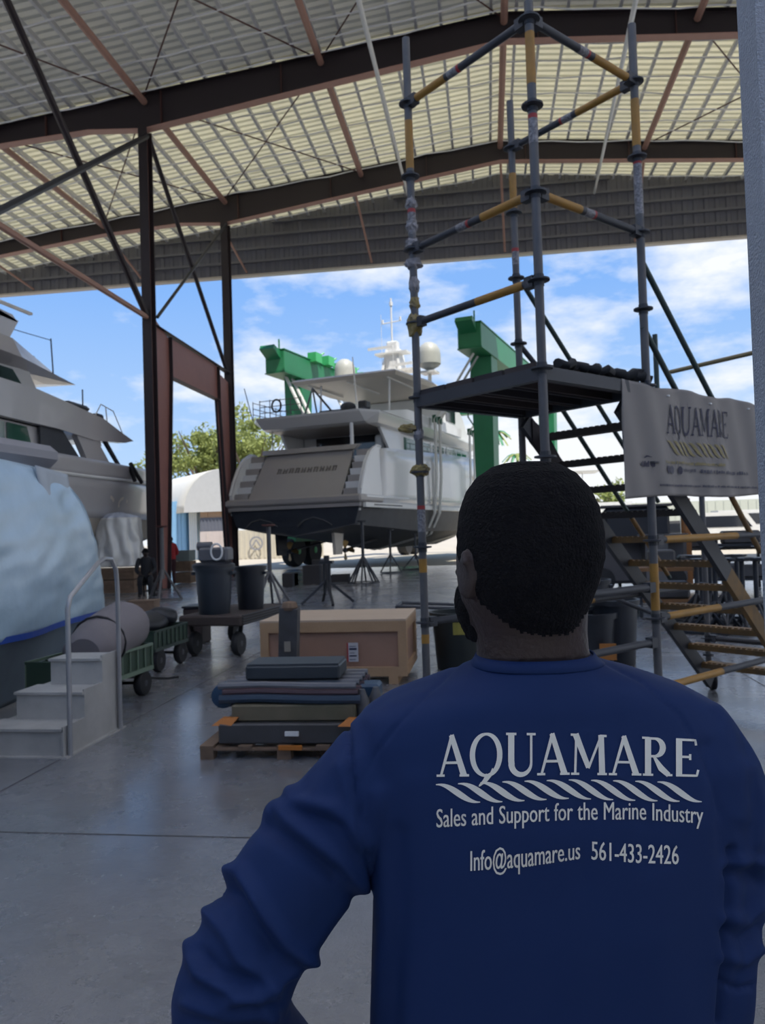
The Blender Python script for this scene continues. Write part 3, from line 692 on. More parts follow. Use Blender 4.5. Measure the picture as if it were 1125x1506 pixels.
b = B(); b.bx(-.2, 2.0, 2.6, 4.2, 6.6, 6.9, .1); b.ball(V((1.1, 3.0, 7.0)), (.35, .3, .22)); b.bx(1.5, 1.9, 3.1, 3.6, 6.9, 7.25, .05); b.build('covered_tender', galvdk, y1)
# flybridge house and hardtop
b = B(); b.prism([V((0, 12.2, 6.6)), V((0, 17, 6.6)), V((0, 15.8, 7.9)), V((0, 14.3, 8.7)), V((0, 12.2, 8.7))], (-2.3, 0, 0), (2.3, 0, 0)); b.build('wheelhouse', gel, y1)
b = B(); b.bx(-2.33, 2.33, 12.6, 14.2, 7.5, 8.3); b.build('wheelhouse_window', glassd, y1)
b = B(); b.loft([[V((-2.5, 5, 8.62)), V((2.5, 5, 8.62)), V((2.75, 9, 8.66)), V((2.3, 15, 8.8)), V((-2.3, 15, 8.8)), V((-2.75, 9, 8.66))],
                 [V((-2.65, 4.75, 8.74)), V((2.65, 4.75, 8.74)), V((2.95, 9, 8.8)), V((2.5, 15.4, 8.9)), V((-2.5, 15.4, 8.9)), V((-2.95, 9, 8.8))],
                 [V((-2.5, 4.9, 8.84)), V((2.5, 4.9, 8.84)), V((2.8, 9, 8.95)), V((2.3, 15, 9.0)), V((-2.3, 15, 9.0)), V((-2.8, 9, 8.95))]]); b.build('hardtop', gelb, y1)
for u in (-2.0, 0, 2.0):
    b = B(); b.beam(V((u, 5.3, 8.6)), V((u, 9, 8.62)), .06, .06); b.build('hardtop_rib', white, y1)
for u in (-1.6, 1.9):
    b = B(); b.tube([V((u, 5.6, 6.6)), V((u, 5.8, 8.65))], .05, 8); b.build('hardtop_post', gel, y1, smooth=True)
b = B(); b.tube([V((1.9, 2.2, 6.6)), V((1.75, 2.2, 8.9))], [.05, .02], 8); b.build('whip_antenna', white, y1)
b = B(); b.tube([V((.9, 9, 8.9)), V((.8, 9, 10.9))], .015, 6); b.build('whip_antenna', white, y1)
b = B(); b.tube([V((-.6, 11, 8.9)), V((-.6, 11, 13.2))], .012, 6); b.build('whip_antenna', white, y1)
# mast
b = B(); b.prism([V((-.7, 10.4, 9)), V((-.7, 11.8, 9)), V((-.35, 11.6, 11.3)), V((-.35, 10.9, 11.3))], (0, 0, 0), (.12, 0, 0)); b.prism([V((.7, 10.4, 9)), V((.7, 11.8, 9)), V((.35, 11.6, 11.3)), V((.35, 10.9, 11.3))], (0, 0, 0), (-.12, 0, 0))
b.bx(-1.3, 1.3, 10.6, 11.5, 10.0, 10.12); b.bx(-.9, .9, 10.7, 11.4, 11.0, 11.1); b.bx(-.3, .3, 10.9, 11.3, 11.1, 11.7, .05); b.bx(-.35, .35, 10.8, 11.4, 9, 11.0); ms = b.build('mast', white, y1)
b = B(); b.tube([V((0, 11, 11.6)), V((0, 11, 14.0))], .05, 8); b.tube([V((-.55, 11, 12.7)), V((.55, 11, 12.75))], .03, 6); b.lathe(V((0, 11, 13.7)), [(.09, -.1), (.09, .1)], 10); b.lathe(V((-.5, 11, 12.8)), [(.06, -.1), (.06, .1)], 8); b.lathe(V((.5, 11, 12.85)), [(.06, -.1), (.06, .1)], 8); b.build('mast_pole', white, ms)
b = B(); b.bx(-1.2, .2, 10.5, 10.6, 11.25, 11.38); b.bx(.1, 1.3, 10.4, 10.5, 10.25, 10.38); b.build('radar_bar', white, ms)
domem = mat('grey radome', (.42, .43, .40), .5)
def dome(u, v, w, r, h, name='satellite_dome', m=domem):
    b = B(); b.lathe(V((u, v, w)), [(r*.3, -.15), (r*.8, 0), (r, .12), (r, h*.5), (r*.93, h*.68), (r*.72, h*.85), (r*.4, h*.96), (.02, h)], 20); o = b.build(name, m, y1, smooth=True)
    b = B(); b.tube([V((u, v, 8.9)), V((u, v, w-.1))], .1, 8); b.bx(u-.4, u+.4, v-.4, v+.4, w-.35, w-.25); b.build('dome_stand', white, o)
dome(-2.15, 9.6, 9.55, .55, 1.2); dome(2.45, 9.8, 9.85, .58, 1.25)
# running gear
for s in (-1, 1):
    b = B(); b.prism([V((s*1.3, .9, .8)), V((s*1.3, 1.5, .8)), V((s*1.3, 1.7, 1.95)), V((s*1.3, .8, 1.95))], (-.06, 0, 0), (.06, 0, 0)); b.build('rudder', gelb if s > 0 else anti, y1)
    b = B(); b.tube([V((s*1.3, 1.7, .95)), V((s*1.2, 5.5, 1.35))], .05, 8); b.lathe(V((s*1.3, 1.75, .95)), [(.03, 0), (.11, .1), (.08, .35)], 12, 'Y'); ps = b.build('propeller_shaft', galvdk, y1)
    b = B()
    for k in range(4):
        t_ = pi/2*k; b.prism([V((s*1.3, 1.85, .95)), V((s*1.3+.35*cos(t_)-.12*sin(t_), 1.8, .95+.35*sin(t_)+.12*cos(t_))), V((s*1.3+.42*cos(t_), 1.9, .95+.42*sin(t_))), V((s*1.3+.35*cos(t_)+.12*sin(t_), 1.98, .95+.35*sin(t_)-.12*cos(t_)))], (0, 0, 0), (0, .03, 0))
    b.build('propeller', mat('bronze', (.25, .16, .06), .4, .8), ps)
for c in (-1.5, .9):
    b = B(); b.tube([V((c-.7, -.06, 1.95)), V((c-.4, -.06, 2.2)), V((c, -.06, 2.3)), V((c+.45, -.06, 2.18)), V((c+.8, -.06, 1.98))], .03, 6); b.build('exhaust_outline', antig, y1)
# ------------------------------------------------------------------ travel lift
tl = thing('travel_lift', 'green travel lift gantry with slings straddling the white yacht', 'boat lift', tuple(BO), BA)
for (u0, u1, lab) in ((-5.3, -4.2, 0), (4.85, 5.95, 1)):
    b = B(); b.bx(u0, u1, 6.9, 27, 9.85, 10.95, .03); bm1 = b.build('top_beam', green, tl)
    b = B(); b.bx(u0-.03, u1+.03, 6.88, 27, 10.95, 11.0); b.bx(u0-.03, u1+.03, 6.88, 27, 9.8, 9.85); b.build('beam_flange', green, bm1)
    b = B(); b.prism([V((u0+.5, 6.9, 10.9)), V((u0+.5, 6.3, 11.1)), V((u0+.5, 6.2, 10.9)), V((u0+.5, 6.9, 10.5))], (-.4, 0, 0), (.4, 0, 0)); b.beam(V((u0+.8, 6.95, 10.9)), V((u0+.8, 6.95, 11.5)), .06, .06); b.build('beam_bracket', green, bm1)
    for v0 in (8.8, 24.5):
        b = B(); um = (u0+u1)/2; w = .52
        b.loft([[V((um-w*.8, v0, 1.3)), V((um+w*.8, v0, 1.3)), V((um+w*.8, v0+.8, 1.3)), V((um-w*.8, v0+.8, 1.3))], [V((um-w, v0-.1, 9.85)), V((um+w, v0-.1, 9.85)), V((um+w, v0+1.0, 9.85)), V((um-w, v0+1.0, 9.85))]])
        b.build('leg', green, tl)
        for dv in (-.9, .9):
            b = B(); b.lathe(V((um, v0+.4+dv, .82)), [(.35, -.33), (.72, -.33), (.80, -.22), (.82, 0), (.80, .22), (.72, .33), (.35, .33)], 28, 'X'); wh = b.build('tire', black, tl, smooth=True)
            b = B(); b.lathe(V((um, v0+.4+dv, .82)), [(.05, -.35), (.36, -.3), (.36, .3), (.05, .35)], 16, 'X'); b.build('wheel_hub', greenlt, wh)
        b = B(); b.bx(um-.42, um+.42, v0-1.0, v0+1.8, 1.3, 1.75); b.bx(um-.5, um-.38, v0-.6, v0+1.4, .6, 1.4); b.build('wheel_bogie', green, tl)
b = B(); b.bx(-5.3, 5.95, 26.2, 27, 9.9, 10.9); b.build('cross_beam', green, tl)
b = B(); b.bx(5.2, 5.6, 9, 25, 1.8, 2.3); b.bx(-5.0, -4.6, 9, 25, 1.8, 2.3); b.build('sill_beam', green, tl)
for v0 in (7.9, 8.6, 13.6, 14.4):
    h = hb(v0)
    b = B(); pts = [V((-4.7, v0, 9.8)), V((-3.3, v0, 6.9)), V((-h-.14, v0, 2.5)), V((-h*.88, v0, 1.45)), V((0, v0, .80)), V((h*.88, v0, 1.45)), V((h+.14, v0, 2.45)), V((3.28, v0, 4.2)), V((3.3, v0, 6.9)), V((5.3, v0, 9.8))]
    for i in range(len(pts)-1): b.beam(pts[i], pts[i+1], .16, .03, up=(0, 1, 0)) if False else b.prism([pts[i]+V((0, -.13, 0)), pts[i+1]+V((0, -.13, 0)), pts[i+1]+V((0, .13, 0)), pts[i]+V((0, .13, 0))], (-.03, 0, -.02), (.03, 0, .02))
    b.build('sling', mat('pale sling webbing', (.62, .62, .60), .8), tl)
    for sx in (-1, 1): b = B(); b.bx(sx*3.2, sx*3.4, v0-.12, v0+.12, 6.75, 7.1); b.build('sling_block', mat('dark block green', (.01, .09, .04), .5), tl)
for v0 in (10, 12.2, 15.5):
    b = B()
    for a, c in (((4.6, v0, 9.9), (4.3, v0, 7.2)), ((4.3, v0, 7.2), (4.6, v0+.3, 6.6))): b.tube([a, c], .035, 6)
    b.build('hoist_hose', mat('dark green hose', (.02, .08, .04), .6), tl)
# winch gear on far left beam
b = B()
for i in range(9): b.box(V((-4.1, 10+i*1.5, 11.1+.1*(i % 2))), (.5, .7, .5)); b.tube([V((-4.3, 10+i*1.5, 10.9)), V((-3.9, 10.7+i*1.5, 11.5))], .05, 6)
b.build('winch_gear', greenlt, tl)
# jack stands
def stand(name, label, loc, hgt, spread, rz=0, n=4, m=galvdk, r=.035, group=None, disc=None):
    t = thing(name, label, 'stand', loc, rz, group)
    b = B(); b.tube([V((0, 0, .3*hgt)), V((0, 0, hgt))], r, 10); b.build('post', m, t, smooth=True)
    b = B(); b.lathe(V((0, 0, hgt)), [(.10, -.02), (.16, 0), (.16, .03)], 12); b.build('pad', disc or m, t)
    for k in range(n):
        a = 2*pi*k/n+.5; b = B(); q = V((spread*cos(a), spread*sin(a), .02)); b.tube([V((0, 0, .45*hgt)), q], r*.6, 8); b.build('leg', m, t)
    b = B()
    for k in range(n):
        a = 2*pi*k/n+.5; c = 2*pi*(k+1)/n+.5; b.beam(V((spread*cos(a), spread*sin(a), .03)), V((spread*cos(c), spread*sin(c), .03)), .04, .04)
    b.build('base_rail', m, t)
    return t
def Gt(px, py): q = G(px, py); return (q.x, q.y, 0)
stand('boat_stand', 'tall grey boat stand under the left corner of the swim platform', Gt(398, 893), 1.85, .50, n=5, m=galv, r=.05, disc=mat('red oxide pad', (.10, .035, .03), .7))
stand('boat_stand', 'dark pyramid boat stand under the middle of the yacht', Gt(535, 858), 2.0, .50, .3, n=8, m=galvdk, r=.05)
stand('boat_stand', 'small dark boat stand under the starboard side of the yacht', Gt(575, 843), 1.7, .50, .1, n=3, m=galvdk, r=.05)
stand('boat_stand', 'farthest small boat stand beside the left scaffold pole', Gt(612, 838), 1.5, .6, .9, n=3, m=galvdk, r=.045)
stand('boat_stand', 'tall galvanised screw stand in front of the near column', Gt(240, 884), 1.95, .5, .2, n=3, m=galv, r=.055, disc=mat('red oxide pad', (.1, .03, .03), .7))
# ------------------------------------------------------------------ yacht on the left (local = world offset at bow centre line, heading +Y)
y2 = thing('motor_yacht', 'large grey-white motor yacht at the left edge, bow hidden behind the column', 'yacht', (-14.8, 0, 0))
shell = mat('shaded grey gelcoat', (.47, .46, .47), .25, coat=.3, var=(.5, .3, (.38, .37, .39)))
def hb2(y): 
    if y < 22: return 3.0
    t = (y-22)/12.5; return 3.0*(1-t**1.9)+.02
def loft2(y0, y1_, zf, inset, name, m, n=24, th=.06):
    for s in (-1, 1):
        b = B(); b.grid(lambda a, c: (lambda y: V((s*max(.02, hb2(y)*(inset[0]+(inset[1]-inset[0])*c)), y, zf[0](y)*(1-c)+zf[1](y)*c)))(y0+(y1_-y0)*a), n, 4); b.build(name, m, y2, smooth=True, solid=th)
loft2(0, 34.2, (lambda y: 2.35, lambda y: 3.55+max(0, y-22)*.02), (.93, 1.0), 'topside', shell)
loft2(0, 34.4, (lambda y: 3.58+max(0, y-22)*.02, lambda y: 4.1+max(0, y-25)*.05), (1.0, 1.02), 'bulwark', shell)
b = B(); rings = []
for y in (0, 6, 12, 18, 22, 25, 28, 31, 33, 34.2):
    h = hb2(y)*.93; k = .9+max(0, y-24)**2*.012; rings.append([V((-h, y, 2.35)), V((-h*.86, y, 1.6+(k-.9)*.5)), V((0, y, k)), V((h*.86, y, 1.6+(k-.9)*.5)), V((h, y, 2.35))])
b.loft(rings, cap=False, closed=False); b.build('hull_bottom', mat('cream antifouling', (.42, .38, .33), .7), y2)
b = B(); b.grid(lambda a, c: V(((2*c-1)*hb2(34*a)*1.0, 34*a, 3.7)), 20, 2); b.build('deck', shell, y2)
for s in (1,):
    b = B(); pts = [V((s*hb2(y)*1.01, y, 3.57+max(0, y-22)*.02)) for y in range(2, 34)]; b.tube(pts, .05, 6); b.build('rub_rail', white, y2)
    # faded letters on bow
    lt = mat('faded cream letters', (.60, .54, .46), .5)
    for (yy, zz_, k) in ((21.3, 2.72, 0), (23.0, 2.72, 1), (24.1, 2.72, 2)):
        v_, f_ = stroke(arc(0, 0, .35, .2, 20, 170+20*k, 12), [.10]*13)
        b = B(); b.add([V((hb2(yy+x)*(.93+.07*(zz_+z-2.35)/1.2)+.04, yy+x, zz_+z+.1)) for x, z in v_], f_); b.build('bow_lettering', lt, y2)
XS = 2.75
def slabp(poly, name, m=shell, x0=-XS, x1=XS): # poly in (y,z)
    b = B(); b.prism([V((0, y, z)) for y, z in poly], (x0, 0, 0), (x1, 0, 0)); return b.build(name, m, y2)
# main house side with window openings: dark glass pieces on the side plane
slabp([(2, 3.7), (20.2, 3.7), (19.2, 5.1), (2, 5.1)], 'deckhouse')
for (ya, yb_) in ((8, 10.4), (10.8, 13.2), (13.6, 16.0), (16.4, 17.9), (18.0, 19.1)):
    b = B(); b.prism([V((0, ya, 4.15)), V((0, yb_, 4.15)), V((0, yb_-(.25 if yb_ > 18.5 else 0), 4.72)), V((0, ya, 4.72))], (XS, 0, 0), (XS+.03, 0, 0)); b.build('deckhouse_window', mat('reflecting green glass', (.03, .09, .07), .05, spec=1), y2)
b = B(); b.prism([V((0, 19.3, 4.12)), V((0, 21.3, 4.12)), V((0, 20.3, 4.9)), V((0, 19.3, 4.9))], (XS+.1, 0, 0), (XS+.13, 0, 0)); b.build('door_recess', anti, y2)
slabp([(18, 4.0), (23.0, 4.1), (22.0, 4.95), (20.9, 4.95), (21.6, 4.1), (19.0, 4.1)], 'side_wing', x0=XS+.02, x1=XS+.2)
# boat deck overhang, side band, falling to a point forward
b = B()
def ov(x): return [(2, 4.80), (20.0, 4.80), (22.0, 4.70), (24.0, 4.85), (24.6, 4.98), (23.6, 5.2), (22.6, 5.45), (20.6, 5.62), (19.0, 5.74), (2, 5.74)]
b.prism([V((0, y, z)) for y, z in ov(0)], (2.75, 0, 0), (3.0, 0, 0)); b.build('deck_coaming', shell, y2)
b = B(); b.prism([V((0, y, z)) for y, z in ov(0)], (-3.0, 0, 0), (-2.75, 0, 0)); b.build('deck_coaming', shell, y2)
slabp([(2, 4.85), (22, 4.75), (24.3, 4.92), (23.6, 5.05), (2, 5.1)], 'boat_deck')
slabp([(22.4, 4.6), (22.6, 4.6), (22.4, 5.0), (22.1, 5.0)], 'windscreen_post', x0=XS-.1, x1=XS+.15)
slabp([(23.95, 3.9), (24.1, 3.9), (22.9, 4.85), (22.7, 4.85)], 'windscreen_post', galvdk, x0=XS+.05, x1=XS+.15)
# upper house
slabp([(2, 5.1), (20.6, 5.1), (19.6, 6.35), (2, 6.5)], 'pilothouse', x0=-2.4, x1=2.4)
b = B(); b.prism([V((0, 10, 5.72)), V((0, 19.5, 5.66)), V((0, 18.8, 6.26)), V((0, 10, 6.2))], (2.4, 0, 0), (2.44, 0, 0)); b.build('pilothouse_window', glassd, y2)
b = B(); b.beam(V((2.46, 10, 6.0)), V((2.46, 18.3, 5.88)), .03, .06); b.build('window_trim', shell, y2)
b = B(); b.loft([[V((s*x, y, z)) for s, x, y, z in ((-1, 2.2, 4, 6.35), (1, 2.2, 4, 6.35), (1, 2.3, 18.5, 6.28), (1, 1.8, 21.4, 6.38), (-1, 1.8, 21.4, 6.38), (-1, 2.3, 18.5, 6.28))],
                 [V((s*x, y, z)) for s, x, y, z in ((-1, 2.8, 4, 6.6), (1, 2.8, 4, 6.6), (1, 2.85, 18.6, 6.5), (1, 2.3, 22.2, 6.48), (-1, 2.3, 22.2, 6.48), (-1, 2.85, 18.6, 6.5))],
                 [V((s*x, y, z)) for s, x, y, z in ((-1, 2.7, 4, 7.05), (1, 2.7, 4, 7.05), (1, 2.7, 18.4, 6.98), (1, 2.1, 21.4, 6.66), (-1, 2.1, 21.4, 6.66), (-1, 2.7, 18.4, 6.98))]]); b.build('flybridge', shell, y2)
slabp([(14.5, 6.8), (18.3, 6.8), (18.85, 7.55), (17.4, 7.68), (16.2, 7.6)], 'radar_arch', x0=1.9, x1=2.6)
slabp([(14.5, 6.8), (18.3, 6.8), (18.85, 7.55), (17.4, 7.68), (16.2, 7.6)], 'radar_arch', x0=-2.6, x1=-1.9)
slabp([(16.0, 7.45), (18.8, 7.5), (18.6, 7.65), (16.4, 7.68)], 'arch_top', x0=-2.6, x1=2.6)
b = B(); b.tube([V((2.2, 18.5, 7.6)), V((2.2, 18.5, 7.85))], .09, 8); b.beam(V((2.2, 17.0, 7.98)), V((2.3, 19.9, 8.05)), .1, .07); b.build('radar_scanner', white, y2)
b = B(); b.tube([V((2.4, 20.8, 6.45)), V((2.4, 20.7, 7.55))], .02, 6); b.tube([V((2.2, 18.6, 7.4)), V((2.4, 20.7, 7.5))], .012, 5); b.build('antenna', galvdk, y2)
b = B(); b.tube([V((2.0, 20.0, 6.5)), V((2.0, 20.0, 6.9))], .06, 8); b.bx(1.8, 2.2, 19.8, 20.2, 6.85, 6.93); b.build('searchlight', galvdk, y2)
b = B(); b.tube([V((2.85, 21.6, 5.4)), V((2.85, 21.6, 6.2))], .02, 6); b.bx(2.3, 2.9, 20.8, 22.0, 5.55, 5.75, .1); b.bx(2.4, 2.8, 22.6, 23.0, 5.4, 5.65, .05); b.build('deck_locker', galvdk, y2)
b = B(); b.tube([V((2.8, 22.3, 5.4)), V((2.8, 22.8, 5.95)), V((2.8, 23.6, 5.85)), V((2.8, 24.4, 5.0))], .018, 6); b.tube([V((2.8, 23.2, 5.3)), V((2.8, 23.1, 5.9))], .018, 6); b.build('bow_rail', white, y2)
b = B(); b.tube([V((hb2(24.6)+.12, 24.3, 4.1)), V((hb2(24.6)+.2, 24.5, 3.6))], .07, 8); b.tube([V((hb2(24.8)+.12, 24.4, 4.2)), V((hb2(25)+.2, 25.1, 3.6))], .07, 8); b.build('fender', black, y2)

# ------------------------------------------------------------------ shrink wrapped boat, near left
wrapm = mat('pale blue shrink wrap', (.46, .61, .74), .28, var=(.9, .7, (.29, .41, .49)), bump=(5, .35), spec=.6)
t = thing('wrapped_boat', 'boat hull sheeted in pale blue plastic wrap at the left edge', 'boat', (-6.0, 6.5, 0))
def wx(y): return -4.42-.16*(y-6.4)
def wrapf(a, c):   # a along, c up
    y = 1.5+6.78*a; zt = 2.44-.02*(y-6); ye = y+(1-c)*1.06*max(0, (y-6.0)/2.28)
    x = wx(ye)+.08*sin(pi*c)-.12*c**4; z = .72+(zt-.72)*c
    q = V((x, ye, z)); n = noise.noise(q*1.3)*.05+noise.noise(V((q.x*3, q.y*3-q.z*2, q.z*6)))*.018
    for kz in range(3): n += .012*sin((q.z*3.2+q.y*.8+kz)*2.5+noise.noise(q*2)*4)*(.5)
    return q+V((n, n*.3, 0))
b = B(); b.grid(wrapf, 90, 50); b.build('side_sheet', wrapm, t, world=True, smooth=2, solid=.006)
b = B(); b.grid(lambda a, c: (lambda q0: V((q0.x-2.2*c, q0.y+.35*c, q0.z+.0*c+noise.noise(q0*2+V((c*3, 0, 0)))*.04)))(wrapf(1, a)), 30, 20); b.build('end_sheet', wrapm, t, world=True, smooth=2, solid=.006)
b = B(); b.grid(lambda a, c: (lambda q0: V((q0.x-2.4*c, q0.y, q0.z+.16*sin(c*pi/2)+noise.noise(q0*1.5+V((c*4, 0, 0)))*.05)))(wrapf(a, 1)), 50, 16); b.build('top_sheet', wrapm, t, world=True, smooth=2, solid=.006)
b = B(); b.grid(lambda a, c: V((wx(1.5+8.3*a)-.02+.10*(1-c)*sin(a*30)*.5-.25*(1-c)-.3*(1-c)**2*0, 1.5+8.3*a, .0+.72*c+.02)), 60, 12); b.build('skirt_sheet', mat('clear skirt plastic', (.25, .32, .38), .3, var=(1.5, .6, (.16, .20, .25)), trans=.25), t, world=True, smooth=2, solid=.004)
b = B(); b.grid(lambda a, c: V((wx(1.5+8.3*a)+.035+.02*sin(a*40), 1.5+8.3*a, .69+.06*c+.01*sin(a*25))), 60, 2); b.build('blue_tape', mat('blue tape', (.02, .07, .36), .5), t, world=True, solid=.004)
teal = mat('teal tinted wrap', (.10, .30, .34), .3); 
b = B(); 
for (px0, py0, w_, h_, sd) in ((116, 800, 9, 42, 1), (108, 862, 10, 20, 2), (128, 872, 7, 18, 3)): pass
b = B(); b.bx(-6.6, -4.72, 5.2, 8.0, 2.42, 2.66, .08); b.build('deck_box', mat('grey plastic sheet', (.28, .28, .31), .5), t, world=True, wobble=.05)
b = B(); b.bx(-7.2, -5.2, 2, 9.0, .4, 2.2); b.build('hull', anti, t, world=True)
b = B(); b.grid(lambda a, c: (lambda q: q+V((.05+.05*sin(a*9)*c, .05+.12*c, -.35*c-.25*a*c)))(wrapf(.86+.14*a, 1)), 14, 10); b.build('torn_flap', mat('grey torn sheet', (.42, .47, .53), .5), t, world=True, smooth=2, solid=.008)

# silver tarp on pallets, pallets under the left yacht
palm = wood
def pallet(name, label, c, sx, sy, rz=0, m=palm, group=None, h=.12, extra=0):
    t = thing(name, label, 'pallet', c, rz, group)
    for k in range(5): b = B(); x = -sx/2+.05+(sx-.1)*k/4; b.bx(x-.05, x+.05, -sy/2, sy/2, h-.02, h); b.build('deck_board', m, t)
    for k in range(3): b = B(); y = -sy/2+.05+(sy-.1)*k/2; b.bx(-sx/2, sx/2, y-.045, y+.045, h-.035, h-.02); [b.bx(xx-.05, xx+.05, y-.045, y+.045, 0, h-.035) for xx in (-sx/2+.05, 0, sx/2-.05)]; b.build('stringer_board', m, t)
    return t
def crate_stack(label, c, sx, sy, hs, group=None):
    z = 0
    for i, h in enumerate(hs):
        b = B(); n = 4
        for k in range(3): b.bx(c[0]-sx/2, c[0]+sx/2, c[1]-sy/2-.0, c[1]-sy/2+.04, z+.02+k*h/3, z+(k+1)*h/3-.02)
        b.bx(c[0]-sx/2+.02, c[0]+sx/2-.02, c[1]-sy/2+.04, c[1]+sy/2, z+.02, z+h-.01)
        o = b.build('timber_block_stack', wood); tag(o, label[i], 'timber stack', group); z += h
qa = P(170, 850, 24.0)
crate_stack(['row of weathered timber blocks on the floor under the silver tarp', 'upper layer of timber blocks directly beneath the silver tarp'], (qa.x-.05, qa.y, 0), 1.75, .9, (.42, .36))
tarp = mat('silver tarp', (.74, .74, .71), .35, .1, var=(3, .5, (.55, .56, .57)))
b = B()
def tf(a, c):
    ang = -.3+a*(pi+.6); x = qa.x-.1-.80*cos(ang)*(1-.12*c); y = qa.y+.45-.55*sin(ang)*(1-.1*c); z = .80+1.55*c
    n = .05*sin(a*38+c*3+3*noise.noise(V((a*6, c*3, 0))))*(1-.5*c)+.04*noise.noise(V((a*12, c*5, 2))); return V((x-n*cos(ang), y-n*sin(ang)*1.2, z))
b.grid(tf, 120, 24); tp = thing('tarp_covered_load', 'silver tarp draped load standing on timber before the left yacht', 'tarp', (qa.x, qa.y, .8))
b.build('tarp_side', tarp, tp, world=True, smooth=2, solid=.01)
b = B(); b.grid(lambda a, c: (lambda p0: V((p0.x+(qa.x-.1-p0.x)*c, p0.y+(qa.y+.45-p0.y)*c, p0.z+.16*sin(c*pi/2)+.03*noise.noise(V((a*14, c*4, 5))))))(tf(a, 1)), 80, 8); b.build('tarp_top', mat('blue-white tarp top', (.50, .55, .66), .4), tp, world=True, smooth=2, solid=.01)
qb = P(271, 840, 28)
crate_stack(['bottom timber crate beside the red-shirted person', 'middle timber crate beside the red-shirted person'], (qb.x+.05, qb.y, 0), .62, .6, (.42, .40))
b = B(); b.bx(qb.x-.22, qb.x+.32, qb.y-.3, qb.y+.3, .82, 1.2); b.build('x', mat('grey-green case', (.16, .20, .20), .5)); o = bpy.data.objects['x']; o.name = 'equipment_case'; tag(o, 'grey-green case on top of the crates beside the red-shirted person', 'case')

# ------------------------------------------------------------------ aluminium steps with handrail
alu = mat('scuffed aluminium', (.50, .49, .47), .5, .2, var=(3, .6, (.30, .295, .28)))
t = thing('boarding_steps', 'three-tread scuffed aluminium boarding steps with tube handrail, bottom left', 'steps', (-3.45, 5.8, 0))
x0, x1 = -3.88, -3.22
for k in range(3):
    b = B(); ya = 5.40+.29*k; b.bx(x0+.12*k, x1+.02, ya, 6.26, .215*k+.0, .215*(k+1)-.012); b.build('step_box', alu, t, world=True)
    b = B(); b.bx(x0+.12*k-.01, x1+.03, ya-.02, ya+.31, .215*(k+1)-.02, .215*(k+1)); b.build('tread', alu, t, world=True)
b = B(); b.prism([V((0, 5.38, 0)), V((0, 6.28, 0)), V((0, 6.28, .67)), V((0, 5.98, .67)), V((0, 5.98, .45)), V((0, 5.69, .45)), V((0, 5.69, .23)), V((0, 5.38, .23))], (x1+.02, 0, 0), (x1+.035, 0, 0)); b.build('side_plate', alu, t, world=True)
b = B(); b.bx(x0-.02, x1+.07, 5.36, 6.30, 0, .012); b.build('foot_plate', alu, t, world=True)
b = B(); xr = x1+.06; b.tube([V((xr, 5.43, 0)), V((xr, 5.43, 1.10)), V((xr, 5.47, 1.19)), V((xr, 5.9, 1.43)), V((xr, 6.0, 1.46)), V((xr, 6.12, 1.45)), V((xr, 6.2, 1.36)), V((xr, 6.22, 1.2)), V((xr, 6.22, 0))], .019, 12); b.build('handrail', mat('bright tube', (.36, .36, .37), .35, .5), t, world=True, smooth=True)

# ------------------------------------------------------------------ garden carts and bins
mesh_g = mat('green mesh steel', (.05, .085, .06), .5, .3); frame_g = mat('pale green cart frame', (.16, .22, .16), .5)
def wheel(b, c, r, w): b.lathe(c, [(r*.45, -w/2), (r*.9, -w/2), (r, -w*.25), (r, w*.25), (r*.9, w/2), (r*.45, w/2)], 22, 'X')
def cart(label, x, y, rz, L=1.2, W=.62, zb=.27, hs=.24, wr=.13, fm=frame_g, pm=mesh_g, handle=True):
    t = thing('garden_cart', label, 'cart', (x, y, 0), rz)
    b = B(); b.bx(-W/2, W/2, -L/2, L/2, zb, zb+.02); b.build('bed', pm, t)
    for s in (-1, 1):
        b = B(); b.beam((s*W/2, -L/2, zb+hs), (s*W/2, L/2, zb+hs), .025, .025); b.beam((s*W/2, -L/2, zb), (s*W/2, L/2, zb), .03, .04)
        for k in range(9): b.beam((s*W/2, -L/2+L*k/8, zb), (s*W/2, -L/2+L*k/8, zb+hs), .012, .012)
        b.build('side_frame', fm, t)
        b = B(); b.bx(s*(W/2-.012)-.003, s*(W/2-.012)+.003, -L/2, L/2, zb, zb+hs-.02); b.build('side_panel', pm, t)
        b = B(); b.beam((-W/2, s*L/2, zb+hs), (W/2, s*L/2, zb+hs), .025, .025); b.bx(-W/2, W/2, s*L/2-.004, s*L/2+.004, zb, zb+hs); b.build('end_panel', pm, t)
        for e in (-1, 1):
            b = B(); wheel(b, V((s*(W/2-.03), e*(L/2-.16), wr)), wr, .08); o = b.build('wheel', black, t, smooth=True)
            b = B(); b.lathe(V((s*(W/2-.03), e*(L/2-.16), wr)), [(.02, -.045), (wr*.45, -.03), (wr*.45, .03), (.02, .045)], 12, 'X'); b.build('hub', galvdk, o)
        b = B(); b.beam((-W/2, s*(L/2-.16), wr), (W/2, s*(L/2-.16), wr), .03, .03); b.bx(-.04, .04, s*(L/2-.16)-.03, s*(L/2-.16)+.03, wr, zb); b.build('axle', black, t)
    if handle:
        b = B(); b.tube([V((0, L/2, wr+.03)), V((.25, L/2+.45, .06)), V((.3, L/2+.6, .05))], .014, 8); b.build('pull_handle', black, t)
    return t
cart('green mesh garden cart carrying the grey wrapped roll', -3.90, 7.15, -.06)
t = thing('wrapped_roll', 'big roll in grey fabric lying on the nearer green cart', 'roll', (-3.9, 7.4, .3))
b = B(); A = P(122, 962, 7.1); C = P(183, 919, 8.2)
rings = []
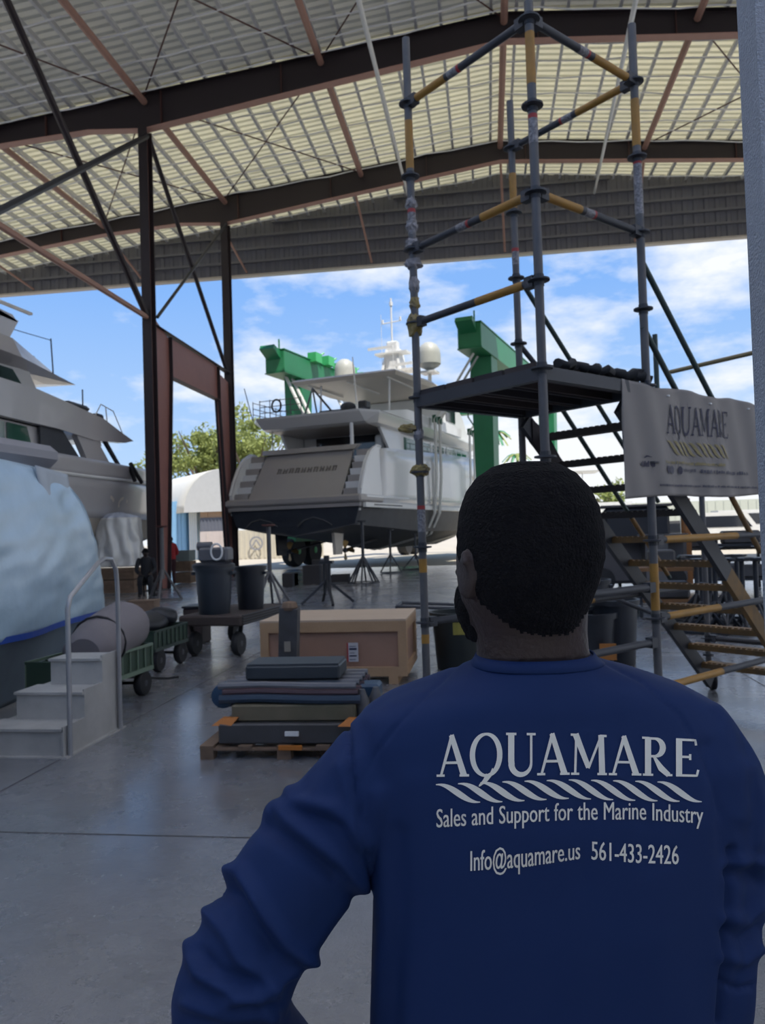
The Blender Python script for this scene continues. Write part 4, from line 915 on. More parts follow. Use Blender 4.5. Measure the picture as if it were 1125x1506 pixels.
for i in range(15):
    s = i/14; c = A+(C-A)*s; rr = (.20+.08*s+.03*sin(s*3))*(1 if .05 < s < .93 else (.75 if s < .05 or s > .97 else .94)); d = (C-A).normalized(); a = d.cross(V((0, 0, 1))).normalized(); u = a.cross(d)
    ring_ = []
    for k in range(28):
        th = 2*pi*k/28; r2 = rr*(1+.05*sin(th*2+1)+.05*noise.noise(V((cos(th)*2, sin(th)*2, s*4)))); ring_.append(c+(a*cos(th)+u*sin(th))*r2)
    rings.append(ring_)
b.loft(rings); b.build('roll_cover', mat('grey felt cover', (.20, .18, .19), .85, var=(2, .4, (.13, .12, .135))), t, world=True, smooth=True)
b = B(); c = A+(C-A)*.35; b.tube([c+(a*cos(2*pi*k/16)+u*sin(2*pi*k/16))*.262 for k in range(17)], .012, 6); b.build('strap', black, t, world=True)
cart('dark green garden cart heaped with a black bag, farther from the steps', -4.3, 9.25, -.03, L=.95, zb=.28, hs=.22, wr=.14, fm=mat('dark green frame', (.03, .05, .04), .5), handle=False)
b = B(); b.ball(V((-4.3, 9.15, .55)), (.26, .36, .16), 40, 30); b.ball(V((-4.2, 9.4, .62)), (.2, .2, .12), 30, 20); o = b.build('black_bag', blackp, wobble=.06, smooth=True); tag(o, 'black plastic bag heaped on the dark green cart', 'bag')
t = thing('timber_box', 'low dark brown box on the floor behind the dark green cart', 'box', tuple(G(212, 905)), .1)
b = B(); b.bx(-.28, .28, -.2, .2, 0, .30); b.build('box_body', wood, t); b = B(); b.bx(-.29, .29, -.21, .21, .30, .33); b.build('lid', wood, t)
# bin trolley
q0 = G(290, 965); ty = 10.3; tx = -3.72
t = thing('platform_trolley', 'four-wheeled dark trolley carrying the grey bins', 'trolley', (tx, ty, 0), -.12)
b = B(); b.bx(-.46, .46, -.35, 1.35, .42, .56, .02); b.build('platform', mat('dark timber platform', (.06, .045, .04), .8), t)
for k in range(4): b = B(); b.beam((.47, -.3, .45+.035*k), (.47, 1.35, .45+.035*k), .02, .014); b.build('side_rail', galvdk, t)
for s in (-1, 1):
    for yy in (-.15, 1.1):
        b = B(); wheel(b, V((s*.33, yy, .165)), .165, .09); o = b.build('wheel', black, t, smooth=True)
        b = B(); b.lathe(V((s*.33, yy, .165)), [(.03, -.05), (.07, -.03), (.07, .03), (.03, .05)], 12, 'X'); b.build('hub', galvdk, o)
        b = B(); b.beam((s*.33, yy, .17), (s*.38, yy, .43), .03, .05); b.build('fork', black, t)
binm = mat('dark grey bin plastic', (.032, .040, .052), .45)
def bin_(label, x, y, z, r=.27, h=.62, group=None, lid=None, m=binm, handle=True):
    t = thing('waste_bin', label, 'bin', (x, y, z), 0, group)
    b = B(); b.lathe(V((0, 0, 0)), [(r*.80, 0), (r*.82, .01), (r*.98, h-.06), (r*1.08, h-.06), (r*1.10, h), (r*.98, h), (r*.78, .03)], 26); b.build('body', m, t, smooth=True)
    if handle:
        for s in (-1, 1): b = B(); b.beam((s*r*1.05, -.07, h-.10), (s*r*1.05, .07, h-.10), .05, .04); b.build('handle', m, t)
    if lid: b = B(); b.lathe(V((0, 0, h)), [(r*1.13, -.02), (r*1.13, .02), (r*.9, .05), (.05, .06)], 26); b.build('lid', lid, t, smooth=True)
    return t
bin_('ribbed dark grey bin on the front of the trolley, tools on its lid', tx-.08, ty-.02, .56, r=.26, h=.66, lid=blackp)
bin_('black bin standing behind the grey bin on the trolley', tx+.26, ty+.55, .56, r=.22, h=.62, m=blackp)
t = thing('pump', 'grey pump unit with coiled pale hose on top of the grey bin', 'pump', (tx-.05, ty-.02, 1.275))
b = B(); b.bx(-.2, .22, -.14, .14, 0, .2, .03); b.lathe(V((-.15, 0, .22)), [(.06, -.1), (.06, .1)], 12, 'X'); b.build('pump_body', mat('pump grey', (.12, .12, .13), .5), t)
b = B(); b.tube([V((.08+.08*cos(a_*pi/10), -.17, .14+.11*sin(a_*pi/10))) for a_ in range(21)], .014, 8); b.build('hose_coil', white, t, smooth=True)
t = thing('storage_box', 'small dark box left of the bin trolley on the floor', 'box', (-4.5, 11.4, 0)); b = B(); b.bx(-.15, .15, -.2, .2, 0, .55, .02); b.build('box_body', mat('brown-black box', (.05, .035, .035), .7), t)
b = B(); b.bx(-.16, .16, -.21, .21, .55, .58); b.build('lid', blackp, t)
# floor bins near centre and right
q = G(672, 988); bin_('big black bin with yellow mark, left of the man', q.x, q.y+.25, 0, r=.29, h=.66, m=mat('greenish black bin', (.012, .018, .018), .5))
b = B(); b.add([V((q.x+.29*1.0*sin(a_)*.97, q.y+.25-.29*cos(a_)*.97-.004, z_)) for z_ in (.42, .56) for a_ in (-.1, .1, .3, .45)], [(0, 1, 5, 4), (1, 2, 6, 5), (2, 3, 7, 6)]); o = b.build('bin_sticker', mat('yellow sticker', (.25, .22, .04), .6)); tag(o, 'worn yellow sticker on the side of the big black bin', 'sticker')
q = G(876, 985); bin_('open dark bin just right of the man neck', q.x, q.y+.2, 0, r=.27, h=.62, m=blackp)
b = B(); b.bx(q.x+.04, q.x+.22, q.y-.09, q.y-.07, .12, .30); o = b.build('bin_label', mat('orange label', (.35, .14, .03), .6)); tag(o, 'orange label on the open dark bin', 'label')
q = G(906, 980); bin_('tall black bin beside the open one near the scaffold', q.x+.03, q.y+.15, 0, r=.26, h=.75, m=blackp)
q = G(893, 960); bin_('black drum standing behind the two bins by the scaffold', q.x, q.y+1.2, 0, r=.24, h=.85, m=blackp)
# rail frame behind the bins
b = B(); a = P(583, 892, 9.6); c = P(668, 895, 9.6); b.tube([a, c], .02, 8); b.tube([a+V((0, .5, 0)), c+V((0, .5, 0))], .02, 8)
for e in (a, c): b.tube([e, (e.x, e.y, 0)], .018, 8); b.tube([e+V((0, .5, 0)), (e.x, e.y+.5, 0)], .018, 8); b.tube([e, e+V((0, .5, 0))], .018, 8)
o = b.build('saw_horse_rail', galvdk); tag(o, 'low grey tube rail standing behind the crate and pole', 'rail')

# ------------------------------------------------------------------ crate, leaning post, loaded pallet
A = G(383, 1006); z_t = .665
x0 = A.x+.02; y0 = 8.12; x1 = -.90; y1_ = 9.25; 
t = thing('shipping_crate', 'large plywood shipping crate with pale batten edges in the middle', 'crate', ((x0+x1)/2, (y0+y1_)/2, 0))
b = B(); b.bx(x0+.03, x1-.03, y0+.03, y1_-.03, .10, z_t-.02); b.build('plywood_panel', ply, t, world=True)
b = B()
for (xa, xb, za, zb_) in ((x0, x1, .08, .18), (x0, x1, z_t-.11, z_t), (x0, x0+.09, .18, z_t-.11), (x1-.09, x1, .18, z_t-.11)):
    b.bx(xa, xb, y0, y0+.03, za, zb_); b.bx(xa, xb, y1_-.03, y1_, za, zb_)
for x_ in (x0, x1-.03):
    b.bx(x_, x_+.03, y0+.03, y1_-.03, .08, .18); b.bx(x_, x_+.03, y0+.03, y1_-.03, z_t-.11, z_t); b.bx(x_, x_+.03, y0+.03, y0+.12, .18, z_t-.11); b.bx(x_, x_+.03, y1_-.12, y1_-.03, .18, z_t-.11)
b.build('batten', woodn, t, world=True)
b = B(); b.bx(x0, x1, y0, y1_, z_t, z_t+.02); lid = b.build('lid', mat('pale plywood lid', (.50, .38, .27), .7), t, world=True)
for k in range(3): b = B(); xs_ = x0+.1+(x1-x0-.3)*k/2; b.bx(xs_, xs_+.1, y0, y1_, 0, .08); b.build('skid', woodn, t, world=True)
lb = P(519, 956, 8.2); lx, lz = lb.x, .33
b = B(); b.bx(lx-.055, lx+.055, y0-.006, y0-.001, lz-.09, lz+.11); lo_ = b.build('shipping_label', mat('paper label', (.48, .47, .48), .6), t, world=True)
b = B(); b.bx(lx-.065, lx-.05, y0-.008, y0-.001, lz-.09, lz+.11); b.build('label_red_edge', redm, lo_, world=True)
b = B()
for k, (wd, hh) in enumerate(((.07, .006), (.08, .014), (.06, .006), (.08, .02), (.075, .006))): b.bx(lx-.04, lx-.04+wd, y0-.009, y0-.006, lz-.07+k*.035, lz-.07+k*.035+hh)
b.build('label_print', navy, lo_, world=True)
t = thing('steel_post', 'grey square post leaning upright in front of the crate', 'post', tuple(G(424, 1010)))
b = B(); pa = P(424, 1010, 7.9); pb = P(426, 893, 7.75); b.beam(V((pa.x, pa.y, .0)), pb, .19, .12, up=(0, 1, 0)); b.build('shaft', mat('weathered grey timber post', (.09, .09, .095), .8, var=(6, .6, (.05, .045, .045))), t, world=True)
b = B(); b.lathe(pb, [(.07, -.03), (.085, .0), (.07, .05), (.03, .06)], 12); b.build('cap', wood, t, world=True)
b = B(); c_ = P(424, 950, 7.75); b.bx(c_.x-.03, c_.x+.03, c_.y-.045, c_.y-.03, c_.z-.05, c_.z+.05); b.build('tag_plate', mat('dull tag', (.25, .22, .18), .6), t, world=True)
# loaded pallet
pc = V((-1.52, 5.82, 0)); pz = .03
pallet('wooden_pallet', 'wooden pallet on the floor loaded with hoses, planks and cases', tuple(pc), 1.24, .85, pz, h=.10)
def item(name, label, cat, bfn, m, smooth=False, wob=0):
    b = B(); bfn(b); o = b.build(name, m, wobble=wob, smooth=smooth); tag(o, label, cat); return o
steelgr = mat('stained grey steel', (.075, .075, .08), .5, .3, var=(3, .6, (.04, .035, .03)))
item('steel_tray', 'long stained grey tray lying at the bottom of the loaded pallet', 'tray', lambda b: b.box((pc.x+.06, pc.y-.02, .175), (1.10, .74, .145), pz, .01), steelgr)
item('timber_plank', 'pale timber planks strapped in the middle of the pallet load', 'plank', lambda b: [b.box((pc.x+.06, pc.y-.24+.2*k, .31), (.92, .18, .118), pz, .01) for k in range(3)], mat('pale old timber', (.16, .13, .085), .8, var=(4, .6, (.08, .085, .05))))
for k, (cx_, cz_, rr, m_, lb_) in enumerate(((0, .405, .033, mat('blue black hose', (.02, .04, .07), .5), 'dark blue hose bundle lowest on the planks of the pallet'), (.02, .45, .028, mat('maroon hose', (.06, .03, .035), .5), 'maroon hose bundle across the pallet load'), (-.02, .495, .026, mat('grey hose', (.17, .17, .18), .5), 'grey hose bundle just beneath the dark case'))):
    def hz_(b, cx_=cx_, cz_=cz_, rr=rr, k=k):
        for j in range(5):
            yy = pc.y-.30+.14*j+.02*k; b.tube([V((pc.x-.50+.02*j+cx_, yy, cz_)), V((pc.x-.2, yy+.02, cz_+.005)), V((pc.x+.2, yy-.01, cz_)), V((pc.x+.56-.02*k, yy+.01, cz_-.005))], rr, 8)
    item('hose_bundle', lb_, 'hose', hz_, m_, True)
item('equipment_case', 'long dark case lying on top of the loaded pallet', 'case', lambda b: (b.box((pc.x+.02, pc.y, .575), (.72, .36, .11), pz, .015), b.box((pc.x+.02, pc.y, .634), (.70, .34, .012), pz)), mat('slate case', (.035, .045, .055), .5))
item('gas_cylinder', 'small blue cylinder at the left end of the pallet load', 'cylinder', lambda b: b.lathe(V((pc.x-.52, pc.y-.1, .40)), [(.03, -.10), (.09, -.08), (.10, 0), (.09, .08), (.03, .1)], 16, 'Y'), mat('dull blue', (.02, .06, .12), .5), True)
item('hose_fitting', 'silver bottle-like fittings at the right end of the pallet load', 'fitting', lambda b: [b.lathe(V((pc.x+.56+.09*k, pc.y-.22+.08*k, .26)), [(.05, 0), (.055, .12), (.03, .17), (.02, .2)], 12) for k in range(2)], galv, True)
item('blue_container', 'blue plastic container at the right end of the pallet load', 'container', lambda b: b.bx(pc.x+.50, pc.y and pc.x+.66, pc.y-.05, pc.y+.15, .25, .46, .02), mat('dull blue', (.02, .06, .12), .5))
for k, (dx, dy) in enumerate(((-.44, -.32), (.50, -.33))):
    item('orange_strap', 'orange strap corner at the %s end of the pallet load' % ('left' if k == 0 else 'right'), 'strap', lambda b: b.prism([V((pc.x+dx-.09, pc.y+dy-.075, .235)), V((pc.x+dx+.06, pc.y+dy-.075, .235)), V((pc.x+dx+.1, pc.y+dy-.04, .285)), V((pc.x+dx-.02, pc.y+dy-.04, .285))], (0, -.01, 0), (0, .03, 0)), mat('orange strap', (.45, .15, .02), .6))
item('orange_label', 'small orange tag on the front edge of the loaded pallet', 'tag', lambda b: b.bx(pc.x-.02, pc.x+.15, pc.y-.447, pc.y-.425, .075, .105), mat('orange strap', (.45, .15, .02), .6))
item('paper_note', 'small white note on the front of the stained grey tray', 'note', lambda b: b.bx(pc.x+.02, pc.x+.12, pc.y-.412, pc.y-.39, .165, .195), white)

# black tripod stand, blocks
t = thing('tripod_stand', 'squat black steel tripod stand behind the plywood crate', 'stand', Gt(482, 888))
b = B(); b.tube([V((-.06, 0, .25)), V((-.06, 0, .95))], .035, 8); b.tube([V((.06, 0, .25)), V((.06, 0, .95))], .035, 8); b.bx(-.16, .16, -.1, .1, .93, 1.0); b.tube([V((0, 0, 1)), V((0, 0, 1.12))], .07, 8); b.build('column', blackp, t)
for k in range(4):
    a_ = pi/2*k+.4; b = B(); b.beam(V((0, 0, .55)), V((.62*cos(a_), .62*sin(a_), .02)), .06, .06); b.build('leg', blackp, t)
for k, (px_, py_, w_, h_, Zt) in enumerate(((427, 862, .40, .42, 0), (457, 860, .62, .62, 1), (472, 857, .58, .62, 2), (508, 853, .65, .25, 3), (483, 851, .5, .75, 4))):
    q = G(px_, py_); lbs = ['leftmost dark keel block left of the black tripod', 'square dark keel block second from left under the yacht', 'dark keel block right of the square one under the yacht', 'low dark keel block right of the black tripod', 'tall dark keel block behind the black tripod']
    q = V((q.x, min(q.y, 24.5), 0)) if k else q
    t = thing('keel_block', lbs[k], 'block', (q.x, q.y+.4*k, 0), .05*k); b = B(); b.bx(-w_/2, w_/2, -.25, .25, 0, h_, .02); b.build('block_body', mat('dark keel timber', (.035, .032, .034), .8), t)
    b = B(); b.bx(w_/2-.06, w_/2, -.27, .27, 0, h_+.01); b.build('edge_band', galvdk, t)

# ------------------------------------------------------------------ far background outside
t = thing('fabric_shelter', 'white arched fabric shelter standing on blue container, behind columns', 'shelter', tuple(P(295, 780, 62)))
c0 = P(326, 752, 58); 
def arch(x, y, r, h): return [V((x+r*cos(pi*i/16), y, c0.z+h*sin(pi*i/16))) for i in range(17)]
b = B(); rings = [arch(c0.x-(i*1.3), c0.y+i*1.5, 3.0, 3.2) for i in range(9)]
b.loft(rings, cap=False, closed=False); b.build('canopy', mat('white fabric', (.62, .60, .54), .8), t, world=True, smooth=2, solid=.05)
b = B(); b.add(rings[0]+[V((c0.x, c0.y, c0.z))], [(i, i+1, 17) for i in range(16)]); b.build('end_panel', mat('shaded fabric', (.50, .50, .49), .8), t, world=True)  # same white fabric, with the shade on its facing end put into colour
def cont(label, px0, px1, pyt, pyb, Z, m, depth=2.4, m2=None, cat='container', name='shipping_container', ribs=14, stack=False):
    a = P(px0, pyt, Z); c = P(px1, pyb, Z); zb_ = c.z+.02 if stack else 0.0; t = thing(name, label, cat, ((a.x+c.x)/2, a.y, zb_))
    b = B(); b.bx(a.x, c.x, a.y, a.y+depth, zb_, a.z); b.build('body', m, t, world=True)
    b = B()
    for k in range(ribs): x_ = a.x+(c.x-a.x)*(k+.5)/ribs; b.bx(x_-.05, x_+.05, a.y-.04, a.y, zb_+.1, a.z-.1)
    b.build('ribs', m2 or m, t, world=True); return t
cont('tall sky-blue container wall between the two columns', 246, 277, 738, 830, 60, mat('sky blue container', (.22, .42, .62), .6), ribs=5)
cont('pale blue and white striped container right of sky-blue one', 277, 293, 738, 830, 59.6, mat('pale blue container', (.50, .66, .74), .6), m2=white, ribs=4)
cont('brown brick building end with orange sign, between the columns', 294, 336, 742, 762, 58.6, mat('orange brown cladding', (.40, .27, .18), .8), ribs=2, stack=True, name='shed', cat='building')
cont('grey roofed shed under the orange cladding between the columns', 294, 338, 762, 782, 58.5, mat('slate cladding', (.12, .13, .16), .7), ribs=8, stack=True, name='shed', cat='building')
cont('pale pinkish wall below the slate shed between the columns', 294, 338, 782, 830, 58, mat('pinkish wall', (.52, .45, .42), .8), ribs=2, name='shed', cat='building')
crm = cont('cream container behind the left corner of the swim platform', 350, 470, 780, 830, 56, mat('cream container', (.55, .50, .40), .7), ribs=16)
b = B(); q = P(378, 799, 55.7); v_, f_ = stroke(arc(0, 0, .45, .45, 0, 360, 20), [.12]*21); b.add([V((q.x+x, q.y-.2, q.z+z)) for x, z in v_], f_); v_, f_ = stroke([(-.3, -.2), (0, .25), (.3, -.2)], [.1]*3); b.add([V((q.x+x, q.y-.21, q.z+z)) for x, z in v_], f_); o = b.build('round_emblem', mat('grey emblem', (.25, .25, .27), .7), crm, world=True)
# trees
leafm = mat('sunlit leaves', (.34, .38, .12), .7, var=(1.5, .5, (.10, .15, .04)), trans=.3)
barkm = mat('bark', (.12, .09, .07), .9)
def tree(label, px, Z, ztop, r, n, seed, m=leafm, group=None, cat='tree', zc=None):
    base = P(px, 780, Z); rd = random.Random(seed); t = thing('tree', label, cat, (base.x, base.y, 0), 0, group)
    b = B(); b.tube([V((0, 0, 0)), V((.3, 0, ztop*.35)), V((0, .2, ztop*.7))], [.45, .3, .12], 8)
    for k in range(7): a_ = k*.9; b.tube([V((.2, 0, ztop*.35)), V((r*.5*cos(a_), r*.5*sin(a_), ztop*.65)), V((r*.8*cos(a_), r*.8*sin(a_), ztop*.8))], [.2, .12, .04], 6)
    b.build('trunk', barkm, t, smooth=True); b = B(); cs_ = [(V((rd.gauss(0, r*.45), rd.gauss(0, r*.3), ztop*.68+rd.gauss(0, ztop*.13))), rd.uniform(.7, 1.5)) for _ in range(34)]
    for _ in range(n):
        c, cr = rd.choice(cs_); p = c+V((rd.gauss(0, 1), rd.gauss(0, 1), rd.gauss(0, .7))).normalized()*cr*rd.random()**.4; s_ = rd.uniform(.12, .30); d1 = V((rd.gauss(0, 1), rd.gauss(0, 1), rd.gauss(0, 1))).normalized()*s_; d2 = V((rd.gauss(0, 1), rd.gauss(0, 1), rd.gauss(0, 1))).normalized()*s_
        k = len(b.v); b.v += [p-d1, p+d2*.6, p+d1, p-d2*.6]; b.f.append([k, k+1, k+2, k+3])
    b.build('crown', m, t); return t
tree('broad yellow-green tree seen between the two columns', 306, 78, 15.0, 5.8, 9000, 1)
tree('yellow-green tree left of the yacht stern, right of far column', 372, 74, 13.5, 4.6, 7000, 2)
tree('small green tree just left of the near column', 222, 80, 10.0, 2.0, 1800, 3)
tree('small green tree right of the man head, beneath stairs', 897, 80, 5.6, 1.8, 1500, 4)
# palms behind the lift
def palm_(label, px, Z, h, seed):
    base = P(px, 780, Z); rd = random.Random(seed); t = thing('palm_tree', label, 'palm', (base.x, base.y, 0))
    b = B(); b.tube([V((0, 0, 0)), V((.2, 0, h*.5)), V((.1, 0, h))], [.18, .13, .1], 8); b.build('trunk', barkm, t)
    for k in range(14):
        a_ = k*2*pi/14+rd.random()*.3; e = rd.uniform(-.2, .8); b = B(); pts = [V((cos(a_)*1.5*s, sin(a_)*1.5*s, h+e*s*1.2-1.3*s*s)) for s in (0, .3, .6, 1)]
        for i in range(3):
            n_ = V((-sin(a_), cos(a_), 0))*.3*(1-.25*i); k0 = len(b.v); b.v += [pts[i]-n_+V((0, 0, -.1)), pts[i], pts[i+1], pts[i+1]-n_*.8+V((0, 0, -.1)), pts[i]+n_+V((0, 0, -.1)), pts[i+1]+n_*.8+V((0, 0, -.1))]; b.f += [[k0, k0+1, k0+2, k0+3], [k0+1, k0+4, k0+5, k0+2]]
        b.build('frond', green if k % 2 else leafm, t)
palm_('slim palm tree seen right of the lift leg, taller one', 733, 70, 10.5, 5); palm_('second palm tree beside the scaffold back pole, lower one', 764, 76, 9.0, 6)
# right background
cont('long pale hall with green-grey roof at the far right', 905, 1180, 741, 800, 75, mat('pale green roof hall', (.50, .52, .44), .7), ribs=24, name='far_hall', cat='building', depth=8)
cont('pale cream wall building behind the stairs', 790, 905, 752, 800, 82, mat('cream far wall', (.58, .52, .42), .8), ribs=6, name='far_building', cat='building', depth=6)
def vehicle(label, px, Z, L, h, m, name='van', cat='vehicle'):
    base = P(px, 780, Z); t = thing(name, label, cat, (base.x, base.y, 0))
    b = B(); b.prism([V((-L/2, 0, .4)), V((L/2, 0, .4)), V((L/2, 0, h*.55)), V((L/2-.9, 0, h*.6)), V((L/2-1.5, 0, h)), V((-L/2, 0, h))], (0, -.9, 0), (0, .9, 0)); b.build('body', m, t)
    b = B(); b.prism([V((-L/2+.4, 0, h*.6)), V((L/2-1.2, 0, h*.6)), V((L/2-1.65, 0, h*.9)), V((-L/2+.4, 0, h*.9))], (0, -.92, 0), (0, -.9, 0)); b.build('window', glassd, t)
    for x_ in (-L/2+.9, L/2-.9): b = B(); b.lathe(V((x_, -.8, .36)), [(.15, -.12), (.35, -.1), (.35, .1), (.15, .12)], 16, 'Y'); b.build('wheel', black, t)
vehicle('white van parked in the sun right of the stairs', 1068, 46, 4.8, 2.2, white)
vehicle('silver pickup parked left of the white van, behind stairs', 985, 50, 5.0, 1.8, galv, 'pickup_truck')
vehicle('white boat trailer load parked at far right behind the van', 1120, 52, 6.0, 2.4, white, 'trailer')
def machine(label, px, py, w, h, d, m, kind='work_bench'):
    q = G(px, py); t = thing(kind, label, 'bench' if 'bench' in kind else 'machine', (q.x, q.y, 0), -.1)
    if kind == 'work_bench':
        b = B(); b.bx(-w/2, w/2, -d/2, d/2, h-.06, h); b.build('bench_top', m, t)
        for sx in (-1, 1):
            for sy in (-1, 1): b = B(); b.bx(sx*(w/2-.05)-.03, sx*(w/2-.05)+.03, sy*(d/2-.05)-.03, sy*(d/2-.05)+.03, 0, h-.06); b.build('leg', blackp, t)
        b = B(); b.bx(-w/2+.1, w/2-.1, -d/2, d/2, .25, .3); b.build('shelf', m, t); b = B(); b.bx(-w*.3, w*.1, -.2, .2, h, h+.3, .03); b.bx(w*.15, w*.4, -.15, .2, h, h+.2, .04); b.bx(-w*.3, w*.3, -.2, .2, .3, .6, .04); b.build('clutter', steelgr, t)
    else:
        b = B(); b.bx(-w/2, w/2, -d/2, d/2, .2, h*.6, .08); b.build('body', m, t); b = B(); b.bx(-w*.3, w*.35, -d*.4, d*.4, h*.6, h*.97, .06); b.build('cabin', blackp, t)
        b = B(); b.bx(-w*.34, w*.39, -d*.44, d*.44, h*.97, h, .02); b.build('roof', m, t)
        for sx in (-1, 1): b = B(); b.lathe(V((sx*w*.35, -d/2, .3)), [(.1, -.12), (.3, -.1), (.3, .1), (.1, .12)], 18, 'Y'); b.build('wheel', black, t)
        b = B(); b.bx(w*.5, w*.56, -d*.3, -d*.2, .1, h*1.05); b.bx(w*.5, w*.56, d*.2, d*.3, .1, h*1.05); b.bx(w*.5, w*.9, -d*.3, -d*.2, .08, .14); b.build('mast', mat('orange forklift mast', (.30, .12, .03), .6), t)
machine('dark forklift parked behind the stairs, right of the man head', 935, 868, 2.3, 2.1, 1.1, mat('forklift grey', (.09, .085, .09), .6), 'forklift')
machine('cluttered dark work bench behind the stair treads', 880, 862, 1.2, 1.0, .6, steelgr)
machine('long cluttered bench at the right, beneath the banner', 1040, 865, 2.6, 1.0, .7, steelgr)
machine('grey work bench farthest right beside the door jamb', 1105, 868, 2.0, 1.1, .7, blackp)
machine('small bench in front of forklift with orange load', 985, 905, 1.1, .85, .6, mat('orange brown', (.20, .10, .04), .7))
b = B(); q = G(965, 872); b.box((q.x, q.y+.2, 1.25), (1.5, .9, .06), .2); b.box((q.x+.2, q.y, 1.35), (1.1, .7, .05), -.25); b.box((q.x, q.y, .6), (.5, .5, 1.2)); o = b.build('sheet_stack', galv); tag(o, 'pale sheet offcuts stacked on a dark block behind stairs', 'sheets')
sg = 'cluster of black boat stands stored at the right'
for k in range(9):
    q = G(1035+(k % 5)*20-(k//5)*8, 930-(k//5)*16); stand('boat_stand', 'black pyramid boat stand in the cluster behind the scaffold stairs', (q.x, q.y, 0), 1.05, .36, .3*k, n=6, m=blackp, r=.035, group=sg)
# far yacht top, right of head
t = thing('far_boat', 'distant white boat roof seen just above the man head, right side', 'boat', (P(840, 780, 60).x, P(840, 780, 60).y, 0))
b = B(); b.bx(-3.2, 2.2, -1.5, 1.5, 5.8, 6.0, .05); b.bx(-1.8, .8, -1.2, 1.2, 3.5, 5.0, .2); b.prism([V((-4, 0, 1.2)), V((3.6, 0, 1.2)), V((4.4, 0, 3.4)), V((-4, 0, 3.4))], (0, -1.6, 0), (0, 1.6, 0)); b.build('superstructure', white, t)
b = B(); b.bx(-1.82, .82, -1.22, -1.2, 4.1, 4.7); b.build('window', glassd, t); b = B(); b.bx(-2.5, 2.2, -.3, .3, 0, 1.2); b.build('cradle', wood, t)
b = B(); b.tube([V((-1.5, 0, 5)), V((-1.5, 0, 6))], .05, 6); b.tube([V((1, 0, 5)), V((1, 0, 6))], .05, 6); b.build('roof_post', white, t)
# ------------------------------------------------------------------ the man
FW = V((-sin(YAW), cos(YAW), 0)); RT = V((cos(YAW), sin(YAW), 0)); UP = V((0, 0, 1))
pb = P(800, 785, 1.06)
man = thing('person', 'man seen from behind in royal blue long-sleeved shirt, left hand on hip', 'person', (pb.x, pb.y, 0), YAW)
def ringc(c, a, d, n=40, e=2.4, rot=0.0, dback=None):
    out = []
    X = RT*cos(rot)+FW*sin(rot); Y = FW*cos(rot)-RT*sin(rot)
    for k in range(n):
        t = 2*pi*k/n; cx_, sy = cos(t), sin(t); dd = d if sy > 0 or dback is None else dback
        out.append(c+X*(a*abs(cx_)**(2/e)*(1 if cx_ >= 0 else -1))+Y*(dd*abs(sy)**(2/e)*(1 if sy >= 0 else -1)))
    return out
def rowring(l, r, y, Z, d, e=2.4, rot=0.0, dback=None, n=40):
    c = P((l+r)/2, y, Z); return ringc(c, (r-l)/2/F*Z, d, n, e, rot, dback)
def limb(b, pts, rs, n=20, flat=1.0):
    # smooth catmull resample
    P_ = [V(p) for p in pts]; out = []; ro = []
    for i in range(len(P_)-1):
        p0 = P_[max(0, i-1)]; p1 = P_[i]; p2 = P_[i+1]; p3 = P_[min(len(P_)-1, i+2)]
        for k in range(5):
            t = k/5; out.append(.5*((2*p1)+(p2-p0)*t+(2*p0-5*p1+4*p2-p3)*t*t+(3*p1-p0-3*p2+p3)*t**3)); ro.append(rs[i]*(1-t)+rs[i+1]*t)
    out.append(P_[-1]); ro.append(rs[-1]); b.tube(out, ro, n)
    b.ball(out[0], ro[0]*.97, 16, 10); b.ball(out[-1], ro[-1]*.97, 16, 10)
def remesh(b, vox, smooth_it=3, smooth_f=.5, decim=None):
    me = bpy.data.meshes.new('tmp'); me.from_pydata([tuple(v) for v in b.v], [], b.f); me.update()
    bm = bmesh.new(); bm.from_mesh(me); bmesh.ops.recalc_face_normals(bm, faces=bm.faces); bm.to_mesh(me); bm.free()
    o = bpy.data.objects.new('tmp', me); COL.objects.link(o)
    md = o.modifiers.new('r', 'REMESH'); md.mode = 'VOXEL'; md.voxel_size = vox
    if smooth_it: ms_ = o.modifiers.new('s', 'SMOOTH'); ms_.iterations = smooth_it; ms_.factor = smooth_f
    dg = bpy.context.evaluated_depsgraph_get(); m2 = bpy.data.meshes.new_from_object(o.evaluated_get(dg))
    bpy.data.objects.remove(o); return m2
def finish(me, name, m, parent):
    mi = RM[man.name].inverted(); me.transform(mi); me.materials.clear(); me.materials.append(m)
    for p in me.polygons: p.use_smooth = True
    o = bpy.data.objects.new(name, me); COL.objects.link(o); o.parent = parent; RM[o.name] = RM[man.name]; return o
